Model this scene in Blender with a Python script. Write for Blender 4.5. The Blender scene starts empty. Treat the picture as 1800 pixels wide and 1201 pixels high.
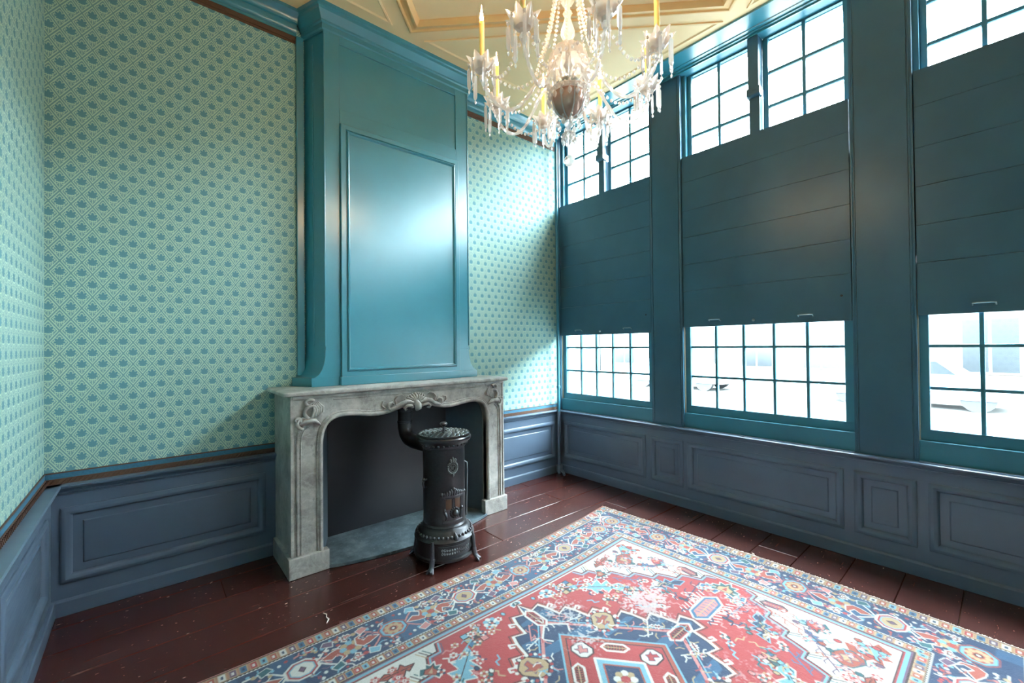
import bpy, bmesh, math, random
import numpy as np
from mathutils import Matrix, Vector, geometry

# ------------------------------------------------------------------ camera
SC = bpy.context.scene
COL = SC.collection
pi = math.pi
YAW, PITCH, ROLL = math.radians(40.593), math.radians(0.605), math.radians(-0.584)
fw = Vector((math.sin(YAW) * math.cos(PITCH), math.cos(YAW) * math.cos(PITCH), math.sin(PITCH)))
rt = Vector((math.cos(YAW), -math.sin(YAW), 0))
up = rt.cross(fw)
rt, up = math.cos(ROLL) * rt + math.sin(ROLL) * up, -math.sin(ROLL) * rt + math.cos(ROLL) * up
cam = bpy.data.cameras.new('camera')
cam.sensor_fit = 'HORIZONTAL'; cam.sensor_width = 36.0
cam.lens = 748.8 * 36 / 1800
cam.clip_start = 0.02; cam.clip_end = 300
cam_o = bpy.data.objects.new('camera', cam); COL.objects.link(cam_o)
m = Matrix.Identity(4)
for i in range(3):
    m[i][0] = rt[i]; m[i][1] = up[i]; m[i][2] = -fw[i]
m[0][3], m[1][3], m[2][3] = -3.634, -3.423, 1.45
cam_o.matrix_world = m
SC.camera = cam_o

# ------------------------------------------------------------------ light
SKY = 46.0
w = bpy.data.worlds.new('overcast_sky'); SC.world = w; w.use_nodes = True
bg = w.node_tree.nodes['Background']
# overcast sky: brightest overhead, a third as bright at the horizon
wt = w.node_tree; tcn = wt.nodes.new('ShaderNodeTexCoord'); sep = wt.nodes.new('ShaderNodeSeparateXYZ'); wt.links.new(tcn.outputs['Generated'], sep.inputs[0])
mxz = wt.nodes.new('ShaderNodeMath'); mxz.operation = 'MAXIMUM'; wt.links.new(sep.outputs[2], mxz.inputs[0]); mxz.inputs[1].default_value = 0.0
mad = wt.nodes.new('ShaderNodeMath'); mad.operation = 'MULTIPLY_ADD'; wt.links.new(mxz.outputs[0], mad.inputs[0]); mad.inputs[1].default_value = SKY * 2 / 3; mad.inputs[2].default_value = SKY / 3
bg.inputs[0].default_value = (0.80, 0.94, 1.02, 1); wt.links.new(mad.outputs[0], bg.inputs[1])
SC.view_settings.view_transform = 'Standard'; SC.view_settings.look = 'None'
SC.view_settings.gamma = 1.0; SC.view_settings.use_curve_mapping = False
SC.view_settings.exposure = 1.55
SC.cycles.use_denoising = True; SC.cycles.denoising_prefilter = 'ACCURATE'
SC.cycles.max_bounces = 12; SC.cycles.diffuse_bounces = 6; SC.cycles.glossy_bounces = 4
SC.cycles.transmission_bounces = 8; SC.cycles.transparent_max_bounces = 24
SC.cycles.sample_clamp_indirect = 8.0
SC.cycles.caustics_reflective = False; SC.cycles.caustics_refractive = False
FLAME = 230.0

BAYS = [(-0.045, -1.215), (-1.527, -2.735), (-3.05, -4.258), (-4.573, -5.781), (-6.096, -7.304)]
# ------------------------------------------------------------------ helpers
def S(r, g, b):
    def f(c):
        c /= 255.0
        return c / 12.92 if c <= 0.04045 else ((c + 0.055) / 1.055) ** 2.4
    return (f(r), f(g), f(b))

class MB:
    """collects vertices and faces of one mesh"""
    def __init__(s): s.v = []; s.f = []
    def add(s, vs, fs):
        n = len(s.v); s.v += [tuple(p) for p in vs]; s.f += [tuple(i + n for i in f) for f in fs]; return s
    def box(s, x0, x1, y0, y1, z0, z1):
        vs = [(x, y, z) for x in (x0, x1) for y in (y0, y1) for z in (z0, z1)]
        return s.add(vs, [(0, 1, 3, 2), (4, 6, 7, 5), (0, 4, 5, 1), (2, 3, 7, 6), (0, 2, 6, 4), (1, 5, 7, 3)])
    def grid(s, rows, cu=False, cv=False):
        """rows: list of equal-length rings; cu closes each ring, cv closes the rows"""
        n = len(rows[0]); k = len(rows); vs = [p for r in rows for p in r]; fs = []
        for i in range(k if cv else k - 1):
            j = (i + 1) % k
            for a in range(n if cu else n - 1):
                b = (a + 1) % n
                fs.append((i * n + a, i * n + b, j * n + b, j * n + a))
        return s.add(vs, fs)
    def cap(s, ring):
        return s.add(ring, [tuple(range(len(ring)))])
    def lathe(s, prof, c=(0, 0, 0), n=32, start=0.0, sx=1.0, wob=None):
        rows = []
        for r, z in prof:
            ring = []
            for i in range(n):
                a = start + 2 * pi * i / n
                rr = max(r, 1e-5) * (wob(a, r, z) if wob else 1)
                ring.append((c[0] + rr * math.cos(a) * sx, c[1] + rr * math.sin(a), c[2] + z))
            rows.append(ring)
        return s.grid(rows, cu=True)
    def tube(s, pts, rad, n=8, flat=None, caps=True):
        """tapered tube along pts; rad a number or a list"""
        P = [Vector(p) for p in pts]; R = rad if isinstance(rad, (list, tuple)) else [rad] * len(P)
        t0 = (P[1] - P[0]).normalized()
        ref = Vector((0, 0, 1)) if abs(t0.z) < 0.9 else Vector((1, 0, 0))
        u = t0.cross(ref).normalized(); rows = []
        for i, p in enumerate(P):
            t = (P[min(i + 1, len(P) - 1)] - P[max(i - 1, 0)]).normalized()
            u = (u - t * u.dot(t)).normalized(); v = t.cross(u)
            rows.append([tuple(p + (u * math.cos(2 * pi * k / n) + v * math.sin(2 * pi * k / n)) * R[i]) for k in range(n)])
        s.grid(rows, cu=True)
        if caps: s.cap(rows[0]); s.cap(rows[-1])
        return s
    def sphere(s, c, r, n=10, k=6, sz=1.0):
        prof = [(r * math.sin(pi * i / k), -r * sz * math.cos(pi * i / k)) for i in range(k + 1)]
        return s.lathe(prof, c, n)
    def sweep(s, path, prof, to3d, closed=False, side=1.0, ends=True):
        """mitred sweep of prof [(offset, height)] along a 2D path; to3d(a, b, h)"""
        n = len(path); M = []
        for i in range(n):
            def seg(a, b):
                d = Vector((b[0] - a[0], b[1] - a[1])); d.normalize(); return Vector((-d.y, d.x)) * side
            ns = []
            if i > 0 or closed: ns.append(seg(path[i - 1], path[i]))
            if i < n - 1 or closed: ns.append(seg(path[i], path[(i + 1) % n]))
            if len(ns) == 1: M.append(ns[0])
            else:
                b = ns[0] + ns[1]; q = b.dot(ns[0]); M.append(b / q if abs(q) > 0.25 else b)
        rows = [[to3d(path[i][0] + M[i].x * o, path[i][1] + M[i].y * o, h) for o, h in prof] for i in range(n)]
        s.grid(rows, cv=closed)
        if ends and not closed: s.cap(rows[0]); s.cap(rows[-1])
        return s
    def rings(s, to3d, u0, u1, v0, v1, prof):
        """nested rectangles [(inset, depth)], closed in the middle"""
        rows = []
        for i, d in prof:
            rows.append([to3d(u0 + i, v0 + i, d), to3d(u1 - i, v0 + i, d), to3d(u1 - i, v1 - i, d), to3d(u0 + i, v1 - i, d)])
        s.grid(rows, cu=True); s.cap(rows[-1]); return s
    def plate(s, poly, to3d, h0, h1):
        """extruded 2D polygon (may be concave)"""
        tri = geometry.tessellate_polygon([[Vector((p[0], p[1], 0)) for p in poly]])
        n = len(poly)
        vs = [to3d(p[0], p[1], h0) for p in poly] + [to3d(p[0], p[1], h1) for p in poly]
        fs = [tuple(t) for t in tri] + [tuple(i + n for i in t) for t in tri]
        fs += [(i, (i + 1) % n, (i + 1) % n + n, i + n) for i in range(n)]
        return s.add(vs, fs)

def wloc(o):
    v = Vector((0, 0, 0))
    while o: v += o.location; o = o.parent
    return v
def tag(o, label=None, cat=None, group=None, kind=None):
    if label: o['label'] = label
    if cat: o['category'] = cat
    if group: o['group'] = group
    if kind: o['kind'] = kind
    return o
def mesh_of(name, mb, mat, smooth=None, off=Vector((0, 0, 0)), normals=True):
    me = bpy.data.meshes.new(name)
    me.from_pydata([tuple(Vector(p) - off) for p in mb.v], [], mb.f)
    bm = bmesh.new(); bm.from_mesh(me)
    bmesh.ops.remove_doubles(bm, verts=bm.verts, dist=1e-5)
    if normals: bmesh.ops.recalc_face_normals(bm, faces=bm.faces)
    bm.to_mesh(me); bm.free()
    me.materials.append(mat)
    if smooth is not None:
        me.polygons.foreach_set('use_smooth', [True] * len(me.polygons))
        me.set_sharp_from_angle(angle=math.radians(smooth))
    return me
def obj(name, mb, mat, parent=None, smooth=None, bevel=0, label=None, cat=None, group=None, kind=None):
    """one mesh object; vertices of mb are in world space"""
    me = mesh_of(name, mb, mat, smooth, wloc(parent))
    o = bpy.data.objects.new(name, me); COL.objects.link(o)
    if parent: o.parent = parent
    if bevel:
        b = o.modifiers.new('edge', 'BEVEL'); b.width = bevel; b.segments = 2; b.limit_method = 'ANGLE'; b.angle_limit = 0.6
    return tag(o, label, cat, group, kind)
def inst(src, parent, loc, rotz=0.0, scale=1.0):
    o = src.copy(); COL.objects.link(o); o.parent = parent; o.location = loc
    o.rotation_euler = (0, 0, rotz); o.scale = (scale,) * 3; return o
def empty(name, loc, label=None, cat=None, group=None, kind=None):
    o = bpy.data.objects.new(name, None); COL.objects.link(o); o.location = loc; o.empty_display_size = 0.1
    return tag(o, label, cat, group, kind)

# ------------------------------------------------------------------ materials
class NT:
    """small node builder"""
    def __init__(s, name):
        s.m = bpy.data.materials.new(name); s.m.use_nodes = True; s.t = s.m.node_tree
        s.b = s.t.nodes['Principled BSDF']; s.out = s.t.nodes['Material Output']
    def n(s, ty, **kw):
        nd = s.t.nodes.new(ty)
        for k, v in kw.items(): setattr(nd, k, v)
        return nd
    def link(s, a, b): s.t.links.new(a, b)
    def put(s, sock, v):
        if isinstance(v, bpy.types.NodeSocket): s.link(v, sock)
        elif isinstance(v, (tuple, list)): sock.default_value = tuple(v) if len(v) != 3 or sock.type != 'RGBA' else (*v, 1)
        else: sock.default_value = v
    def M(s, op, a, b=0.0, c=0.0):
        nd = s.n('ShaderNodeMath', operation=op)
        for i, v in enumerate((a, b, c)): s.put(nd.inputs[i], v)
        return nd.outputs[0]
    def step(s, x, lo, hi):
        nd = s.n('ShaderNodeMapRange', interpolation_type='SMOOTHSTEP')
        for i, v in enumerate((x, lo, hi, 0.0, 1.0)): s.put(nd.inputs[i], v)
        return nd.outputs[0]
    def mix(s, f, a, b):
        nd = s.n('ShaderNodeMix', data_type='RGBA')
        s.put(nd.inputs[0], f); s.put(nd.inputs[6], a); s.put(nd.inputs[7], b); return nd.outputs[2]
    def pos(s):
        return s.n('ShaderNodeNewGeometry').outputs['Position']
    def xyz(s, v=None):
        nd = s.n('ShaderNodeSeparateXYZ'); s.link(v or s.pos(), nd.inputs[0]); return nd.outputs
    def noise(s, scale, detail=3.0, rough=0.5, vec=None, dist=0.0):
        nd = s.n('ShaderNodeTexNoise'); nd.inputs['Scale'].default_value = scale
        nd.inputs['Detail'].default_value = detail; nd.inputs['Roughness'].default_value = rough
        nd.inputs['Distortion'].default_value = dist
        s.link(vec or s.pos(), nd.inputs['Vector']); return nd.outputs[0]
    def scaled(s, sx, sy, sz, vec=None):
        nd = s.n('ShaderNodeMapping'); nd.inputs['Scale'].default_value = (sx, sy, sz)
        s.link(vec or s.pos(), nd.inputs['Vector']); return nd.outputs[0]
    def ramp(s, f, stops):
        nd = s.n('ShaderNodeValToRGB'); cr = nd.color_ramp
        while len(cr.elements) < len(stops): cr.elements.new(0.5)
        for e, (p, c) in zip(cr.elements, stops): e.position = p; e.color = (*c, 1)
        s.put(nd.inputs[0], f); return nd.outputs[0]
    def bump(s, h, dist=0.002, strength=0.5):
        nd = s.n('ShaderNodeBump'); nd.inputs['Distance'].default_value = dist; nd.inputs['Strength'].default_value = strength
        s.put(nd.inputs['Height'], h); s.link(nd.outputs[0], s.b.inputs['Normal']); return nd
    def set(s, **kw):
        for k, v in kw.items(): s.put(s.b.inputs[k.replace('_', ' ')], v)
        return s

def paint(name, rgb, rough=0.3, streak=(14, 14, 1.2), amt=0.10, bump=0.10, spec=0.5, coat=0.0):
    t = NT(name)
    n1 = t.noise(3.0, 4); n2 = t.noise(9, 3, vec=t.scaled(*streak))
    c = Vector(rgb)
    col = t.mix(t.step(n1, 0.3, 0.7), tuple(c * (1 - amt)), tuple(c * (1 + amt)))
    if coat: t.set(Base_Color=col, Roughness=rough, Coat_Weight=coat, Coat_Roughness=0.26, Coat_IOR=1.62); return t.m
    col = t.mix(t.M('MULTIPLY', t.step(n2, 0.45, 0.75), 0.06), col, tuple(c * 1.25))
    t.set(Base_Color=col, Roughness=t.M('MULTIPLY_ADD', n2, 0.16, rough - 0.08), Specular_IOR_Level=spec)
    t.bump(n2, 0.0012, bump)
    return t.m
def plain(name, rgb, rough=0.5, metal=0.0, noise=0.12, scale=18, bump=0.0, **kw):
    t = NT(name); c = Vector(rgb); n1 = t.noise(scale, 4)
    t.set(Base_Color=t.mix(n1, tuple(c * (1 - noise)), tuple(c * (1 + noise))), Metallic=metal, Roughness=rough, **kw)
    if bump: t.bump(n1, 0.002, bump)
    return t.m

TEAL = S(43, 112, 126)
M_TEAL = paint('teal_gloss_paint', S(46, 128, 147), 0.30, streak=(3, 3, 0.5), amt=0.05, bump=0.03, coat=1.0)
M_TEALW = paint('teal_hazed_satin', S(53, 92, 113), 0.36, streak=(14, 1.0, 14), amt=0.06)  # same teal as the chimney, greyed to carry haze and glare
M_SASH = paint('teal_window_paint', S(56, 120, 140), 0.34, amt=0.05)
M_SLATE = paint('slate_blue_paint', S(87, 102, 121), 0.34, streak=(1.0, 1.0, 12), amt=0.05)
M_CEIL = plain('cream_ceiling_paint', S(246, 208, 158), 0.6, noise=0.05, scale=2.5)
M_CEILM = plain('cream_moulding_paint', S(234, 184, 122), 0.5, noise=0.06, scale=6)
M_BROWN = plain('brown_gilt_border', S(96, 66, 50), 0.5, noise=0.35, scale=140, bump=0.4)
M_BLUEB = plain('blue_patterned_border', S(54, 110, 138), 0.6, noise=0.35, scale=120)
M_IRON = plain('black_cast_iron', S(66, 65, 68), 0.33, metal=0.7, noise=0.3, scale=60, bump=0.15)
M_IRONS = plain('polished_stove_iron', S(84, 84, 88), 0.28, metal=0.8, noise=0.25, scale=70, bump=0.12)
M_EMB = plain('bright_worn_iron', S(116, 120, 120), 0.34, metal=0.7)
M_PLATE = plain('black_steel_plate', S(34, 33, 38), 0.34, metal=0.0, noise=0.04, scale=2)
M_JAMB = plain('grey_blue_jamb_paint', S(78, 90, 100), 0.5)
M_MICA = plain('brown_mica', S(86, 58, 40), 0.25, noise=0.3, scale=90)
M_METAL = plain('worn_steel', S(150, 158, 160), 0.35, metal=0.8)
M_SUB = plain('bare_subfloor_wood', S(104, 74, 52), 0.8)
M_TAN = plain('bare_wood_track', S(160, 142, 120), 0.6)
M_BRONZE = plain('dark_silvered_bowl', S(186, 148, 132), 0.28, metal=0.5, noise=0.3, scale=30)

def mk_glass_pane():
    t = NT('window_glass')
    tr = t.n('ShaderNodeBsdfTransparent'); tr.inputs[0].default_value = (0.95, 0.985, 0.98, 1)
    gl = t.n('ShaderNodeBsdfGlossy'); gl.inputs['Roughness'].default_value = 0.02
    lw = t.n('ShaderNodeLayerWeight'); lw.inputs[0].default_value = 0.5
    fac = t.M('MULTIPLY_ADD', t.M('POWER', lw.outputs['Facing'], 5.0), 0.6, 0.025)
    mx = t.n('ShaderNodeMixShader'); t.link(fac, mx.inputs[0]); t.link(tr.outputs[0], mx.inputs[1]); t.link(gl.outputs[0], mx.inputs[2])
    t.link(mx.outputs[0], t.out.inputs[0]); return t.m
M_PANE = mk_glass_pane()
def mk_crystal():
    t = NT('cut_crystal')
    def mx(f, a, b):
        n_ = t.n('ShaderNodeMixShader'); n_.inputs[0].default_value = f; t.link(a, n_.inputs[1]); t.link(b, n_.inputs[2]); return n_.outputs[0]
    g = t.n('ShaderNodeBsdfGlass'); g.inputs['IOR'].default_value = 1.52; g.inputs['Roughness'].default_value = 0.0
    gl = t.n('ShaderNodeBsdfGlossy'); gl.inputs['Roughness'].default_value = 0.05
    tp = t.n('ShaderNodeBsdfTransparent'); tp.inputs[0].default_value = (1, 0.985, 0.97, 1)
    tl = t.n('ShaderNodeBsdfTranslucent'); tl.inputs[0].default_value = (1, 0.95, 0.92, 1)
    df = t.n('ShaderNodeBsdfDiffuse'); df.inputs[0].default_value = (1, 0.96, 0.94, 1)
    clear = mx(0.30, g.outputs[0], tp.outputs[0]); clear = mx(0.25, clear, gl.outputs[0])
    t.link(mx(0.50, clear, mx(0.25, tl.outputs[0], df.outputs[0])), t.out.inputs[0]); return t.m
M_CRYSTAL = mk_crystal()
def mk_wax():
    t = NT('candle_wax')
    t.set(Base_Color=S(252, 214, 140), Roughness=0.45, Subsurface_Weight=0.5, Subsurface_Scale=0.02, Subsurface_Radius=(1.0, 0.6, 0.25))
    return t.m
M_WAX = mk_wax()
def mk_flame():
    t = NT('candle_flame')
    e = t.n('ShaderNodeEmission'); e.inputs[0].default_value = (1.0, 0.70, 0.40, 1); e.inputs[1].default_value = FLAME
    t.link(e.outputs[0], t.out.inputs[0]); return t.m
M_FLAME = mk_flame()

def mk_floor():
    t = NT('oxblood_floor_paint')
    at = t.n('ShaderNodeObjectInfo')
    g = t.noise(6, 4, vec=t.scaled(1.2, 10, 10)); n1 = t.noise(2.5, 4)
    base = t.mix(t.step(n1, 0.3, 0.7), S(62, 32, 29), S(72, 39, 35))
    base = t.mix(t.M('MULTIPLY', at.outputs['Random'], 0.35), base, S(58, 25, 22))
    sp = t.noise(75, 2, vec=t.scaled(0.45, 1, 1)); big = t.noise(3.2, 3)
    spk = t.M('MULTIPLY', t.step(sp, 0.70, 0.73), t.step(big, 0.42, 0.62))
    col = t.mix(t.M('MULTIPLY', spk, 0.75), base, S(205, 185, 172))
    scr = t.step(t.noise(16, 2, vec=t.scaled(0.22, 3.2, 1)), 0.70, 0.74)
    col = t.mix(t.M('MULTIPLY', scr, 0.28), col, S(150, 120, 110))
    t.set(Base_Color=col, Roughness=t.M('MULTIPLY_ADD', t.noise(5, 3), 0.10, 0.20), Specular_IOR_Level=0.5)
    t.bump(t.M('ADD', t.M('MULTIPLY', g, 0.5), t.M('MULTIPLY', n1, 0.8)), 0.003, 0.22)
    return t.m
M_FLOOR = mk_floor()
def mk_marble():
    t = NT('grey_marble')
    wv = t.noise(5, 5, 0.6, dist=1.4)
    v1 = t.M('ABSOLUTE', t.M('SUBTRACT', wv, 0.5))
    vein = t.step(v1, 0.0, 0.035)
    cl = t.noise(9, 6, 0.65)
    col = t.ramp(cl, [(0.25, S(118, 113, 110)), (0.45, S(158, 152, 147)), (0.62, S(184, 178, 172)), (0.8, S(208, 202, 196))])
    col = t.mix(t.M('MULTIPLY_ADD', vein, -0.25, 0.25), col, S(214, 208, 202))
    dk = t.step(t.noise(14, 5, 0.7, dist=0.8), 0.58, 0.72)
    col = t.mix(t.M('MULTIPLY', dk, 0.5), col, S(80, 76, 74))
    t.set(Base_Color=col, Roughness=0.34); t.bump(cl, 0.001, 0.2)
    return t.m
M_MARBLE = mk_marble()
def mk_stone():
    t = NT('hearth_bluestone')
    a = t.noise(7, 8, 0.7); b = t.noise(45, 4, 0.6)
    col = t.ramp(a, [(0.3, S(50, 62, 72)), (0.5, S(86, 100, 108)), (0.7, S(126, 138, 142))])
    col = t.mix(t.M('MULTIPLY', t.step(b, 0.6, 0.75), 0.5), col, S(185, 190, 188))
    t.set(Base_Color=col, Roughness=0.5); t.bump(a, 0.006, 0.5); return t.m
M_STONE = mk_stone()

def mk_wallpaper(name, axis):
    """leaf damask in a lozenge lattice; axis = index of the horizontal world axis"""
    t = NT(name); M = t.M
    p = t.xyz(); P, Q = 0.087, 0.130
    u = M('DIVIDE', p[axis], P); v = M('DIVIDE', p[2], Q)
    a = M('SUBTRACT', M('FRACT', M('ADD', u, v)), 0.5)
    b = M('SUBTRACT', M('FRACT', M('SUBTRACT', u, v)), 0.5)
    X = M('ADD', a, b); Y = M('SUBTRACT', a, b)                  # lozenge |X|+|Y| <= 1
    d = M('ADD', M('ABSOLUTE', X), M('ABSOLUTE', Y))
    AR = 1.35                                                    # true height / width
    # leaf: seven lobes fanning up from a stalk
    y0 = M('MULTIPLY', M('ADD', Y, 0.06), AR)
    r = M('SQRT', M('ADD', M('MULTIPLY', X, X), M('MULTIPLY', y0, y0)))
    th = M('ARCTAN2', X, y0)
    lob = M('ABSOLUTE', M('COSINE', M('MULTIPLY', th, 4.5)))
    tall = M('MULTIPLY_ADD', M('COSINE', th), 0.24, 0.47)
    rl = M('MULTIPLY', tall, M('MULTIPLY_ADD', lob, 0.40, 0.60))
    leaf = M('SUBTRACT', rl, r)                                   # > 0 inside
    inl = t.step(leaf, -0.03, 0.03)
    edge = M('MULTIPLY', t.step(leaf, -0.17, -0.12), M('SUBTRACT', 1.0, t.step(leaf, -0.06, -0.02)))
    rib = M('MULTIPLY', M('SUBTRACT', 1.0, t.step(M('ABSOLUTE', M('SINE', M('MULTIPLY', th, 3.5))), 0.05, 0.16)), t.step(M('SUBTRACT', 0.42, r), 0.0, 0.05))
    stem = M('MULTIPLY', M('SUBTRACT', 1.0, t.step(M('ABSOLUTE', X), 0.03, 0.07)), M('MULTIPLY', t.step(M('SUBTRACT', -0.2, Y), 0.0, 0.05), t.step(M('ADD', Y, 0.72), 0.0, 0.05)))
    curl = M('SQRT', M('ADD', M('POWER', M('SUBTRACT', M('ABSOLUTE', X), 0.27), 2.0), M('POWER', M('MULTIPLY', M('ADD', Y, 0.36), AR), 2.0)))
    curl = M('MULTIPLY', t.step(curl, 0.07, 0.10), M('SUBTRACT', 1.0, t.step(curl, 0.13, 0.16)))
    l1 = M('MULTIPLY', t.step(d, 0.77, 0.81), M('SUBTRACT', 1.0, t.step(d, 0.89, 0.93)))
    l2 = t.step(d, 0.955, 0.985)
    light = M('MAXIMUM', M('MAXIMUM', edge, l1), M('MAXIMUM', curl, M('MULTIPLY', stem, 0.8)))
    weave = t.noise(420, 2)
    big = t.noise(0.9, 2)
    ground = t.mix(t.step(big, 0.35, 0.65), S(122, 159, 161), S(130, 165, 165))
    col = t.mix(M('MULTIPLY', inl, M('MULTIPLY_ADD', rib, -0.45, 0.9)), ground, S(96, 147, 160))
    col = t.mix(M('MULTIPLY', l2, 0.30), col, S(100, 146, 150))
    col = t.mix(M('MULTIPLY', light, 0.9), col, S(200, 222, 196))
    col = t.mix(M('MULTIPLY', t.step(weave, 0.35, 0.65), 0.10), col, S(90, 130, 130))
    t.set(Base_Color=col, Roughness=0.62, Specular_IOR_Level=0.35)
    t.bump(M('ADD', M('MULTIPLY', weave, 0.3), light), 0.0005, 0.25)
    return t.m
M_PAPX = mk_wallpaper('damask_wallpaper', 0)
M_PAPY = mk_wallpaper('damask_wallpaper_side', 1)

# ------------------------------------------------------------------ room shell
XL, YR, ZC = -4.06, -7.66, 3.92            # left wall, rear wall, ceiling
rnd = random.Random(7)

floor = obj('floor', MB().box(XL - 0.2, 0.3, YR - 0.2, 0.2, -0.12, -0.022), M_SUB,
            label='dark red-brown painted wooden plank floor', cat='floor', kind='structure')
ys = [0.0]
y = -0.177
while y > YR: ys.append(y); y -= 0.26 + rnd.uniform(-0.012, 0.012)
ys.append(YR)
for i in range(len(ys) - 1):
    cuts = [XL]
    if i == 3: cuts += [-1.62]
    elif i == 9: cuts += [-0.30, -2.9]
    else: cuts += [XL + rnd.uniform(0.7, 1.9)] if i % 2 else [-rnd.uniform(0.2, 0.9)]
    cuts = sorted(cuts) + [0.0]
    for a, b in zip(cuts[:-1], cuts[1:]):
        dz = rnd.uniform(-0.0012, 0.0)
        obj('plank', MB().box(a + 0.0012, b - 0.0012, ys[i + 1] + 0.0022, ys[i] - 0.0022, -0.022, dz), M_FLOOR, floor, bevel=0.0035)

obj('ceiling', MB().box(XL - 0.2, 0.3, YR - 0.2, 0.2, ZC, ZC + 0.1), M_CEIL,
    label='cream painted ceiling with diamond moulding and triangular panels', cat='ceiling', kind='structure')
ceiling = bpy.data.objects['ceiling']
DH = 1.71
for DC in ((-2.07, -2.12), (-2.07, -5.80)):
    dia = [(DC[0], DC[1] + DH), (DC[0] + DH, DC[1]), (DC[0], DC[1] - DH), (DC[0] - DH, DC[1])]
    tc = lambda a, b, h: (a, b, ZC - h)
    prof = [(0, 0.0), (0, 0.012), (0.008, 0.022), (0.018, 0.022), (0.026, 0.012), (0.04, 0.014), (0.062, 0.03), (0.082, 0.034), (0.09, 0.024), (0.104, 0.012), (0.108, 0.0)]
    for i in range(4):
        a, b = dia[i], dia[(i + 1) % 4]
        # each side is a separate mitred length of moulding
        c = Vector(DC); q = MB(); rows = []
        for e in (a, b):
            e = Vector(e)
            rows.append([tc(*(c + (e - c) * (1 - o * math.sqrt(2) / DH)), h) for o, h in prof])
        q.grid(rows)
        obj('moulding', q, M_CEILM, ceiling, smooth=35)
    x0, x1, y0, y1 = XL + 0.26, -0.285, DC[1] + 1.735, DC[1] - 1.735
    for sx, sy in ((1, 1), (-1, 1), (1, -1), (-1, -1)):
        cx = x1 if sx > 0 else x0; cy = y0 if sy > 0 else y1
        k = DH + 0.16
        # corner point and the two points where the panel meets the line parallel to the diamond
        px = DC[0] + sx * (k - abs(cy - DC[1])); py = DC[1] + sy * (k - abs(cx - DC[0]))
        tri = [(cx, cy), (px, cy), (cx, py)]
        g = Vector((sum(p[0] for p in tri) / 3, sum(p[1] for p in tri) / 3))
        rows = []
        for ins, h in ((0, 0.0), (0.0, 0.010), (0.018, 0.012), (0.03, 0.004)):
            rows.append([tc(*(Vector(p) + (g - Vector(p)).normalized() * ins * 2.2), h) for p in tri])
        q = MB().grid(rows, cu=True); q.cap(rows[-1])
        obj('panel', q, M_CEIL, ceiling)


wall_back = obj('wall_back', MB().box(XL - 0.2, 0.3, 0.0, 0.2, -0.1, ZC), M_PAPX,
                label='teal leaf-damask wallpapered wall behind the fireplace', cat='wall', kind='structure')
wall_left = obj('wall_left', MB().box(XL - 0.2, XL, YR, 0.0, -0.1, ZC), M_PAPY,
                label='pale teal wallpapered side wall facing the windows', cat='wall', kind='structure')
obj('wall_rear', MB().box(XL - 0.2, 0.3, YR - 0.2, YR, -0.1, ZC), M_PAPX,
    label='wallpapered wall opposite the fireplace', cat='wall', kind='structure')
wall_right = obj('wall_right', MB().box(0.03, 0.16, YR, 0.0, -0.1, 0.70).box(0.0, 0.16, YR, 0.0, 3.89, ZC), M_TEALW,
                 label='teal timber window wall with broad posts above grey-blue panelling', cat='wall', kind='structure')
posts = [(0.0, -0.045), (-1.215, -1.527), (-2.735, -3.05), (-4.258, -4.573), (-5.781, -6.096), (-7.304, YR)]
for a, b in posts:
    if abs(a - b) > 0.2:
        g, w_ = 0.007, 0.002                            # groove depth and half width
        front = [(0.0, b)]
        for yc in (b + 0.024, a - 0.024): front += [(0.0, yc - w_), (g, yc - w_), (g, yc + w_), (0.0, yc + w_)]
        pl = obj('pillar', MB().plate(front + [(0.0, a), (0.15, a), (0.15, b)], lambda p, q_, h: (p, q_, h), 0.70, 3.89), M_TEALW, wall_right)
        for yy in (a - 0.012, b + 0.012):
            obj('bead', MB().tube([(0.0035, yy, 0.725), (0.0035, yy, 3.885)], 0.0055, 8), M_TEALW, pl, smooth=40)
    else: obj('pillar', MB().box(0.0, 0.15, b, a, 0.70, 3.89), M_TEALW, wall_right, bevel=0.004)

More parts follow.
